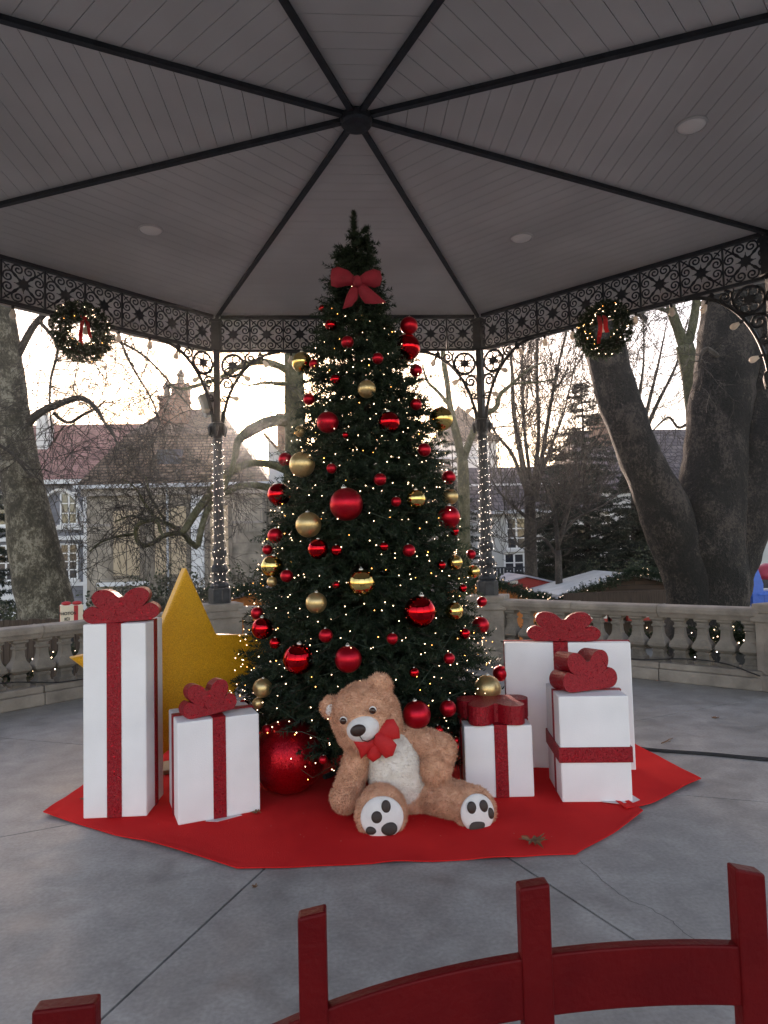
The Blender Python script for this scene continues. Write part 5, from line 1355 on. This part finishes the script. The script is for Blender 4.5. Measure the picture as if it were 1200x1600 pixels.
# shrubs: leaves and dry flower heads
SHRUB = mat('shrub_leaf', (.030, .040, .022), .8, c2=(.075, .085, .045), vscale=2, trans=.15)
HEADS = mat('dry_flower', (.14, .12, .095), .95, c2=(.25, .22, .17), vscale=6)
def leaves(P, r2, L, w):
    n = len(P); d = r2.randn(n, 3); d /= np.linalg.norm(d, axis=1)[:, None]; s_ = np.cross(d, r2.randn(n, 3)); s_ /= np.linalg.norm(s_, axis=1)[:, None]
    l = L*(.6+.7*r2.rand(n))[:, None]; a = P; b = P+d*l*.5+s_*w; c = P+d*l; e = P+d*l*.5-s_*w
    return np.stack([a, b, c, e], 1).reshape(-1, 3)
def shrub(label, xpx, ytop, Y, rx, ry, seed, heads=40, nl=2200, rz=None):
    r2 = np.random.RandomState(seed); c = at(xpx, ytop, Y); H = c.z-GZ; t = thing('shrub', label, 'shrub', (c.x, Y, GZ), 0, 'shrubs behind the bandstand')
    q = r2.randn(nl, 3); q /= np.linalg.norm(q, axis=1)[:, None]; lump = 1+.22*np.sin(q[:, 0]*7+seed)+.18*np.cos(q[:, 2]*9+q[:, 1]*6)
    rr = (r2.rand(nl)**.4)*lump
    P = np.stack([q[:, 0]*rx*rr, q[:, 1]*ry*rr, H*.5+q[:, 2]*H*.5*rr], 1); P[:, 2] = np.clip(P[:, 2], .02, None)
    v = leaves(P, r2, .12, .035); new('foliage', npmesh('foliage', v, np.arange(len(v)).reshape(-1, 4), SHRUB), t)
    m = MB()
    for i in range(7): a = r2.rand()*6.28; m.tube([(0, 0, -.05), (rx*.3*math.cos(a), ry*.3*math.sin(a), H*.4), (rx*.7*math.cos(a), ry*.7*math.sin(a), H*.85)], [.025, .015, .005], 4)
    m.build('stems', BROWN, t)
    if heads:
        P2 = []
        for i in range(heads):
            q = r2.randn(3); q /= np.linalg.norm(q); q[2] = abs(q[2])*.9-.1; q[1] = -abs(q[1])
            c2_ = np.array([q[0]*rx*1.02, q[1]*ry*1.02, H*.5+q[2]*H*.5]); g_ = r2.randn(60, 3); g_ /= np.linalg.norm(g_, axis=1)[:, None]
            P2.append(c2_+g_*r2.uniform(.09, .15))
        P2 = np.concatenate(P2); v = leaves(P2, r2, .05, .018); new('flower_heads', npmesh('flower_heads', v, np.arange(len(v)).reshape(-1, 4), HEADS), t)
for i, (x, y, Y, rx, lab, hd) in enumerate(((165, 930, 15, .9, 'low dark shrub right of the plane trunk', 10), (205, 905, 16, 1.0, 'dry flowering shrub behind the tall gift box bow', 50), (250, 893, 16.5, 1.0, 'dry flowering shrub behind the tip of the gold star', 60),
        (296, 890, 16, .9, 'dry flowering shrub between gold star tip and lit post', 60), (375, 888, 17, .9, 'dry flowering shrub right of the left lit post', 60), (408, 885, 17.5, .7, 'dry flowering shrub at the Christmas tree left edge', 40),
        (20, 935, 14, .8, 'dark shrub at the left edge beside the plane trunk', 5), (765, 900, 19, .8, 'dark shrub behind the right lit post', 0), (990, 868, 18.8, 1.0, 'dark shrub behind the white stall roof', 0), (925, 880, 19.5, 1.0, 'dark shrub left of the white stall roof', 0))):
    shrub(lab, x, y, Y, rx, rx*.8, 30+i, hd, 1800)
# low white wall with pickets, far left
t = thing('garden_wall', 'low white garden wall with little pickets at the far left', 'wall', (0, 24, 0))
a_, b_ = at(-60, 925, 24).x, at(52, 925, 24).x
m = MB(); m.box((a_, 0, GZ), (b_, .25, at(20, 926, 24).z)); m.build('wall', WALLW, t)
pk = MB(); pk.box((-.035, 0, 0), (.035, .03, .30)); pkm = pk.mesh('picket', TRIM)
for i in range(12): new('picket', pkm, t, (b_-.12-.24*i, .1, at(20, 926, 24).z-.02))
m = MB(); m.box((a_, .095, at(20, 926, 24).z+.14), (b_, .13, at(20, 926, 24).z+.18)); m.build('rail', TRIM, t)
# dark plank fence
WOODD = mat('dark_plank', (.045, .028, .020), .85, c2=(.085, .055, .038), vscale=5, stretch=(6, 6, .5), bump=.3, bscale=20)
t = thing('plank_fence', 'dark brown plank fence behind the left balustrade', 'fence', (0, 9, 0))
zt = at(60, 968, 9).z; fx0, fx1 = at(-60, 968, 9).x, at(146, 968, 9).x; n = 22
for i in range(n):
    w = (fx1-fx0)/n; m = MB(); m.box((fx0+w*i+.006, 0, GZ), (fx0+w*(i+1)-.006, .03, zt+rg.uniform(-.03, .02))); m.build('plank', WOODD, t)
m = MB(); m.box((fx0, .031, GZ+.4), (fx1, .08, GZ+.5)); m.box((fx0, .031, zt-.4), (fx1, .08, zt-.3)); m.build('cross_rail', WOODD, t)

# ================================================================== CHRISTMAS MARKET
ROOFW = mat('pale_roof_sheet', (.50, .50, .47), .55, c2=(.60, .60, .57), vscale=2, detail=6)
ROOFG = mat('grey_roof_sheet', (.27, .26, .29), .6, c2=(.36, .35, .38), vscale=2, detail=6)
WOODB = bricks('brown_boards', (.075, .045, .032), (.10, .06, .042), (.03, .02, .015), 1.0, 4.0, .14, .010, .8, .6, .4, coord='UV')
REDW = mat('red_boards', (.42, .035, .025), .7, var=.12, vscale=3)
ORW = mat('orange_boards', (.55, .17, .04), .7, var=.10, vscale=3)
WARM = mat('warm_lamp', (1, .6, .2), .5, var=0, emit=(1, .62, .25), estr=7)
def garland(t, pts, n, seed, rad_=.11, leds=70, name='garland', mats=None, L=.13, nn=26, nl=.05):
    r2 = np.random.RandomState(seed); S = smooth_path(pts, 8); A = np.array([list(p) for p in S]); P = []; D = []
    for i in range(n):
        k = r2.rand()*(len(A)-1.001); j = int(k); p = A[j]+(A[j+1]-A[j])*(k-j); d = r2.randn(3); d /= np.linalg.norm(d); P.append(p+d*rad_*.25*r2.rand()); D.append(d)
    o = new('foliage', tri_mesh('foliage', sprigs(np.array(P), np.array(D), np.full(n, L)*r2.uniform(.7, 1.2, n), nn, nl, r2, .007), FIR2), t)
    m = MB(); m.tube(S, .012, 5); m.build('stem', BROWN, t)
    if leds:
        Q = []
        for i in range(leds):
            k = r2.rand()*(len(A)-1.001); j = int(k); d = r2.randn(3); d /= np.linalg.norm(d); Q.append(A[j]+(A[j+1]-A[j])*(k-j)+d*rad_*1.15)
        o = new('light_bulbs', led_mesh('light_bulbs', Q, .006, [LEDW, LEDC], [.6, .4], r2), t); o['kind'] = 'stuff'
def stall(label, x0, x1, yf, dep, ze, zr, wm, rm, rot=0, opening=True):
    cx = (x0+x1)/2; hw = (x1-x0)/2; t = thing('market_stall', label, 'market stall', (cx, yf, GZ), rot, 'wooden stalls of the Christmas market')
    E0, R0 = ze-GZ, zr-GZ; sill, head = .95, E0-.12
    m = MB(); m.box((-hw, dep-.06, 0), (hw, dep, E0)); m.box((-hw, 0, 0), (-hw+.06, dep-.06, E0)); m.box((hw-.06, 0, 0), (hw, dep-.06, E0))
    m.box((-hw+.06, 0, 0), (hw-.06, .06, sill if opening else E0)); m.box((-hw+.06, .06, .02), (hw-.06, dep-.06, .05))
    qbuild(m, 'wall', wm, t)
    for yy in (0, dep-.05):
        m = MB(); m.prism([(-hw, E0+.002), (hw, E0+.002), (0, R0-.03)], -yy-.05, -yy, M=Matrix(((1, 0, 0, 0), (0, 0, -1, 0), (0, 1, 0, 0), (0, 0, 0, 1)))); qbuild(m, 'gable', wm, t)
    for s_ in (-1, 1):
        m = MB(); o_ = .22; sl = (R0-E0)/hw; xo = hw+o_; zo = E0-sl*o_
        v = [(0, -.12, R0), (s_*xo, -.12, zo), (s_*xo, dep+.2, zo), (0, dep+.2, R0)]; v += [(x, y, z+.06) for x, y, z in v]
        f = [(0, 1, 2, 3), (7, 6, 5, 4), (0, 4, 5, 1), (1, 5, 6, 2), (2, 6, 7, 3), (3, 7, 4, 0)]
        m.add(v, f if s_ > 0 else [q[::-1] for q in f]); m.build('roof_slope', rm, t)
    if opening:
        m = MB(); m.box((-hw, -.35, sill), (hw, .10, sill+.05)); m.build('counter', wm, t)
        m = MB(); v = [(-hw, -.05, head+.10), (hw, -.05, head+.10), (hw, -.85, head-.06), (-hw, -.85, head-.06)]; v += [(x, y, z+.035) for x, y, z in v]
        m.add(v, [(0, 1, 2, 3), (7, 6, 5, 4), (0, 4, 5, 1), (1, 5, 6, 2), (2, 6, 7, 3), (3, 7, 4, 0)]); m.build('flap', mat('flap_wood', (.20, .14, .115), .8, var=.15), t)
    return t
Yc = 16.0
P0 = at(868, 930, Yc); P1 = at(1100, 930, Yc); ap_ = at(985, 899, Yc)
t = stall('brown wooden stall with pale roof and lit garland on its gable', P0.x+.3, P1.x, Yc, 3.2, P0.z, ap_.z, WOODB, ROOFW)
cx = (P0.x+.3+P1.x)/2; hw = (P1.x-P0.x-.3)/2; R0 = ap_.z-GZ; E0 = P0.z-GZ
g_ = thing('garland', 'fir garland with white lights along the gable of the pale roofed stall', 'garland', (cx, Yc-.4, GZ), 0, 'lit fir garlands')
garland(g_, [(-hw-.15, 0, E0-.45), (-hw-.05, 0, E0-.05), (-hw*.5, 0, (E0+R0)/2+.06), (-.2, 0, R0+.10), (.3, 0, R0+.10), (hw*.5, 0, (E0+R0)/2+.06), (hw, 0, E0)], 900, 3, .16, 80, L=.22, nn=30, nl=.08)
# warm lamps and goods in that stall
l_ = thing('stall_lamp', 'warm lamp glowing under the flap of the pale roofed stall', 'lamp', (cx-.3, Yc-.20, P0.z-.10)); m = MB(); m.box((-.5, -.03, -.05), (.6, .03, .02)); m.build('tube', WARM, l_)
m = MB(); m.box((-.62, -.05, .022), (.72, .05, .06)); m.build('lamp_housing', IRON, l_)
o = thing('pumpkin_lantern', 'small orange lantern at the left corner of the stall', 'lantern', tuple(at(919, 938, Yc-.45)))
m = MB(); m.lathe([(.02, -.14), (.12, -.12), (.15, -.02), (.13, .10), (.04, .14)], 12); m.build('lantern_body', mat('orange_lantern', (.75, .26, .04), .5, var=.1, emit=(1, .35, .05), estr=.7), o, True); m = MB(); m.tube([(0, 0, .13), (0, 0, .3)], .01, 5); m.build('hanger', IRON, o)
CARD = mat('price_card', (.78, .74, .66), .6, var=.03); REDC = mat('red_pack', (.45, .05, .035), .6, var=.15); BRC = mat('honey_pack', (.42, .20, .06), .5, var=.2)
sh = thing('goods_shelf', 'wooden shelf of packets under the stall counter seen through the balusters', 'shelf', (cx-.9, Yc-1.0, GZ))
m = MB(); m.box((-1.7, 0, 0), (1.7, .06, 1.7)); m.build('back', WOODD, sh)
for z in (.35, .82, 1.28): m = MB(); m.box((-1.7, -.30, z), (1.7, -.001, z+.03)); m.build('board', WOODD, sh)
k = 0
for i, px in enumerate((920, 942, 964, 988, 1012)):
    p = at(px, 975, Yc-1.2); mm = ['first', 'second', 'third', 'fourth', 'fifth'][i]
    o = thing('goods_packet', f'red goods packet with white price card, {mm} from the left on the stall shelf', 'packet', (p.x, Yc-1.15, GZ+.851), 0, 'packets on the stall shelf')
    m = MB(); m.box((-.14, -.08, 0), (.14, .08, .40)); m.build('pack', REDC, o, bevel=.015); m = MB(); m.box((-.12, -.088, .10), (.12, -.081, .30)); m.build('price_card', CARD if i != 3 else BRC, o)
    m = MB(); m.box((-.10, -.06, .401), (.10, .06, .45)); m.build('lid', WOODD, o)
Yd = 19.5
Q0 = at(768, 917, Yd); Q1 = at(878, 917, Yd); qa = at(823, 901, Yd)
t = stall('red stall with grey roof between the orange stall and the pale roofed one', Q0.x, Q1.x, Yd, 2.6, Q0.z, qa.z, REDW, ROOFG, 0, False)
m = MB(); m.box((-.62, -.013, Q0.z-GZ-.02+.1), (-.32, -.002, Q0.z-GZ+.2)); m.build('notice', CARD, t)
Ye = 14.0
S0 = at(638, 940, Ye); S1 = at(858, 940, Ye); sa = at(750, 910, Ye)
t = stall('orange stall right behind the right lit post', S0.x, S1.x, Ye, 2.4, S0.z, sa.z, ORW, ROOFG, rad(0), False)
g_ = thing('garland', 'lit fir garland sloping across the orange stall right of the post', 'garland', (0, Ye-.42, 0), 0, 'lit fir garlands')
garland(g_, [tuple(Vector((at(x, y, Ye-.4).x, 0, at(x, y, Ye-.4).z))) for x, y in ((735, 912), (750, 904), (775, 910), (805, 921), (830, 931), (848, 935), (860, 942))], 560, 5, .14, 70, L=.20, nn=30, nl=.07)
O0 = at(318, 950, 13.5); O1 = at(480, 950, 13.5); oa = at(398, 926, 13.5)
t = stall('orange stall between the left lit post and the Christmas tree', O0.x, O1.x, 13.5, 2.4, O0.z, oa.z, ORW, ROOFG, 0, False)
g_ = thing('garland', 'lit fir garland on the orange stall left of the Christmas tree', 'garland', (0, 13.05, 0), 0, 'lit fir garlands')
garland(g_, [tuple(Vector((at(x, y, 13.05).x, 0, at(x, y, 13.05).z))) for x, y in ((300, 935), (325, 926), (345, 932), (365, 926), (395, 920), (425, 926))], 420, 6, .13, 40, L=.18, nn=28, nl=.07)
# garlands hung outside the balustrades
for a, lab, sd in ((45, 'lit fir garland hung low outside the right balustrade', 7), (135, 'lit fir garland hung low outside the left balustrade', 8), (90, 'lit fir garland hung outside the rear balustrade behind the tree', 9)):
    A = rad(a); t = thing('garland', lab, 'garland', (AP*math.cos(A), AP*math.sin(A), 0), A-PI/2, 'lit fir garlands')
    pts = [(x, .27, .36+.07*math.sin(x*5+sd)) for x in np.linspace(-1.5, 1.5, 13)]
    if a == 45: pts[-3:] = [(1.0, .27, .48), (1.25, .27, .52), (1.5, .27, .56)]
    garland(t, pts, 330, sd, .10, 110, L=.12, nn=30, nl=.045)
garl = thing('fir_bunch', 'big dark fir bunch against the right end of the balustrade', 'garland', tuple(Vector((AP*math.cos(PI/4), AP*math.sin(PI/4), .50))+Vector((1, -1, 0)).normalized()*1.15+Vector((.2, .2, 0))), -PI/4)
garland(garl, [(-.25, 0, .05), (0, 0, -.05), (.3, 0, .06)], 110, 12, .16, 20, L=.17, nn=36, nl=.05)
# photo booth sign shaped like a gift box
pb = at(112, 978, 8.0); sgn = thing('photo_sign', 'white gift box shaped sign reading PHOTOS ICI behind the left balustrade', 'sign', (pb.x, 8.0, GZ), rad(24))
hgt = pb.z-GZ; w = .30; CREAM = mat('cream_panel', (.80, .68, .52), .6, var=.05); REDR = mat('sign_red', (.50, .02, .025), .5, var=.08)
m = MB(); m.box((-w*.62, -.12, hgt-.02), (w*.62, .28, hgt+.38)); m.build('box', CREAM, sgn, bevel=.008)
m = MB(); m.box((.03, -.126, hgt-.018), (.10, -.1205, hgt+.378)); m.build('ribbon', REDR, sgn); m = MB(); m.box((-w*.62-.006, .05, hgt-.018), (-w*.62-.0005, .11, hgt+.378)); m.build('ribbon', REDR, sgn)
m = MB()
for s_ in (-1, 1): m.sphere((s_*.09, .0, hgt+.415), (.085, .06, .038), 14, 8)
m.build('bow', REDR, sgn, True)
m = MB(); m.tube([(0, .08, -.05), (0, .08, hgt-.02)], .035, 8); m.build('pole', IRON, sgn)
for i, (s_, zz) in enumerate((('PHOTOS', .215), ('ICI', .115))):
    cu = bpy.data.curves.new('lettering', 'FONT'); cu.body = s_; cu.size = .074; cu.align_x = 'CENTER'; cu.extrude = .002; cu.offset = .002
    o = bpy.data.objects.new('lettering', cu); col.objects.link(o); o.parent = sgn; o.location = (-.082, -.1275, hgt+zz); o.rotation_euler = (PI/2, 0, 0); cu.materials.append(mat('black_ink', (.015, .015, .015), .6, var=0))
    dg = bpy.context.evaluated_depsgraph_get(); dg.update(); lm = bpy.data.meshes.new_from_object(o.evaluated_get(dg)); lo2 = new('lettering', lm, sgn, o.location, o.rotation_euler); bpy.data.objects.remove(o)
p = at(139, 982, 8.2); sp_ = thing('equipment_box', 'dark box standing right of the photo sign', 'box', (p.x, 8.3, GZ)); hh = at(139, 958, 8.3).z-GZ
m = MB(); m.box((-.15, -.15, .6), (.15, .15, hh)); m.build('case', mat('black_case', (.02, .02, .024), .5, var=.1), sp_, bevel=.01); m = MB(); m.box((-.05, -.05, -.05), (.05, .05, .6)); m.build('post', IRON, sp_)
# blue fairground ride and parked car at the right edge
BLUE = mat('ride_blue', (.02, .12, .48), .4, var=.1); REDD = mat('ride_red', (.42, .03, .05), .4, var=.1)
p = at(1197, 945, 18); t = thing('fairground_ride', 'blue and red fairground ride at the right edge behind the plane tree', 'ride', (p.x, 18, GZ)); s1 = msize(1, 18)
zr = p.z-GZ
m = MB(); m.prism([(-22*s1, 0), (-6*s1, 0), (-4*s1, zr+34*s1), (-12*s1, zr+60*s1), (-24*s1, zr+40*s1)], -.06, .06, M=Matrix(((1, 0, 0, 0), (0, 0, -1, 0), (0, 1, 0, 0), (0, 0, 0, 1)))); m.build('side_panel', BLUE, t, bevel=.02)
m = MB(); m.box((-4*s1, -.05, 0), (40*s1, .8, zr+22*s1)); m.build('body', BLUE, t, bevel=.03)
m = MB(); m.lathe([(24*s1, zr+40*s1), (23*s1, zr+50*s1), (16*s1, zr+60*s1), (5*s1, zr+66*s1)], 18, M=Matrix.Translation((20*s1, .5, 0))); m.build('canopy', REDD, t, True)
m = MB(); m.tube([(-24*s1, -.4, zr+18*s1), (30*s1, -.4, zr+18*s1)], .03, 6); m.tube([(-24*s1, -.4, zr+4*s1), (30*s1, -.4, zr+4*s1)], .03, 6); m.build('railing', BLUE, t)
for x in (0, 24): m = MB(); m.tube([(x*s1, -.4, 0), (x*s1, -.4, zr+18*s1)], .03, 6); m.build('railing_post', BLUE, t)
for x in (-2, 38): m = MB(); m.tube([(x*s1, .3, zr+20*s1), (x*s1, .3, zr+40*s1)], .04, 6); m.build('pillar', TRIM, t)
p = at(1172, 940, 25); t = thing('parked_car', 'pale parked car behind the blue ride at the right edge', 'car', (p.x+.6, 25, GZ), rad(8))
CARP = mat('car_paint', (.55, .60, .66), .25, .3, var=.02, coat=.6)
m = MB(); prof = [(-2.1, .35), (2.1, .35), (2.15, .75), (1.9, .92), (1.1, .98), (.55, 1.42), (-1.1, 1.45), (-1.85, .98), (-2.15, .85)]
m.prism(prof, -.85, .85, M=Matrix(((1, 0, 0, 0), (0, 0, -1, 0), (0, 1, 0, 0), (0, 0, 0, 1)))); m.build('body', CARP, t, bevel=.06)
m = MB(); m.prism([(.95, 1.0), (.48, 1.36), (-1.05, 1.38), (-1.6, 1.0)], .80, .862, M=Matrix(((1, 0, 0, 0), (0, 0, -1, 0), (0, 1, 0, 0), (0, 0, 0, 1)))); m.build('side_window', PANE, t)
for x in (-1.3, 1.3):
    m = MB(); m.lathe([(.33, -.1), (.34, 0), (.33, .1)], 18, M=Matrix.Translation((x, -.82, .33)) @ Matrix.Rotation(PI/2, 4, 'X')); w_ = m.build('wheel', CABLE, t); m = MB(); m.lathe([(.2, .101), (.05, .115)], 12, M=Matrix.Translation((x, -.82, .33)) @ Matrix.Rotation(PI/2, 4, 'X')); m.build('rim', ZINC, w_)

# ================================================================== GLARE VOLUME, added to imitate the sun's veiling glare
hz = MB(); hz.box((-320, -320, GZ-1.0), (320, 320, 16.5))
hm = bpy.data.materials.new('glare_volume'); hm.use_nodes = True; hn = hm.node_tree.nodes; hn.remove(hn['Principled BSDF'])
pv = hn.new('ShaderNodeVolumePrincipled'); pv.inputs['Color'].default_value = (.92, .96, 1, 1); pv.inputs['Density'].default_value = .0005; pv.inputs['Anisotropy'].default_value = .85
hm.node_tree.links.new(pv.outputs['Volume'], hn['Material Output'].inputs['Volume'])
tag(hz.build('glare_volume', hm), 'thin pale volume added over the park to imitate veiling sun glare', kind='stuff')
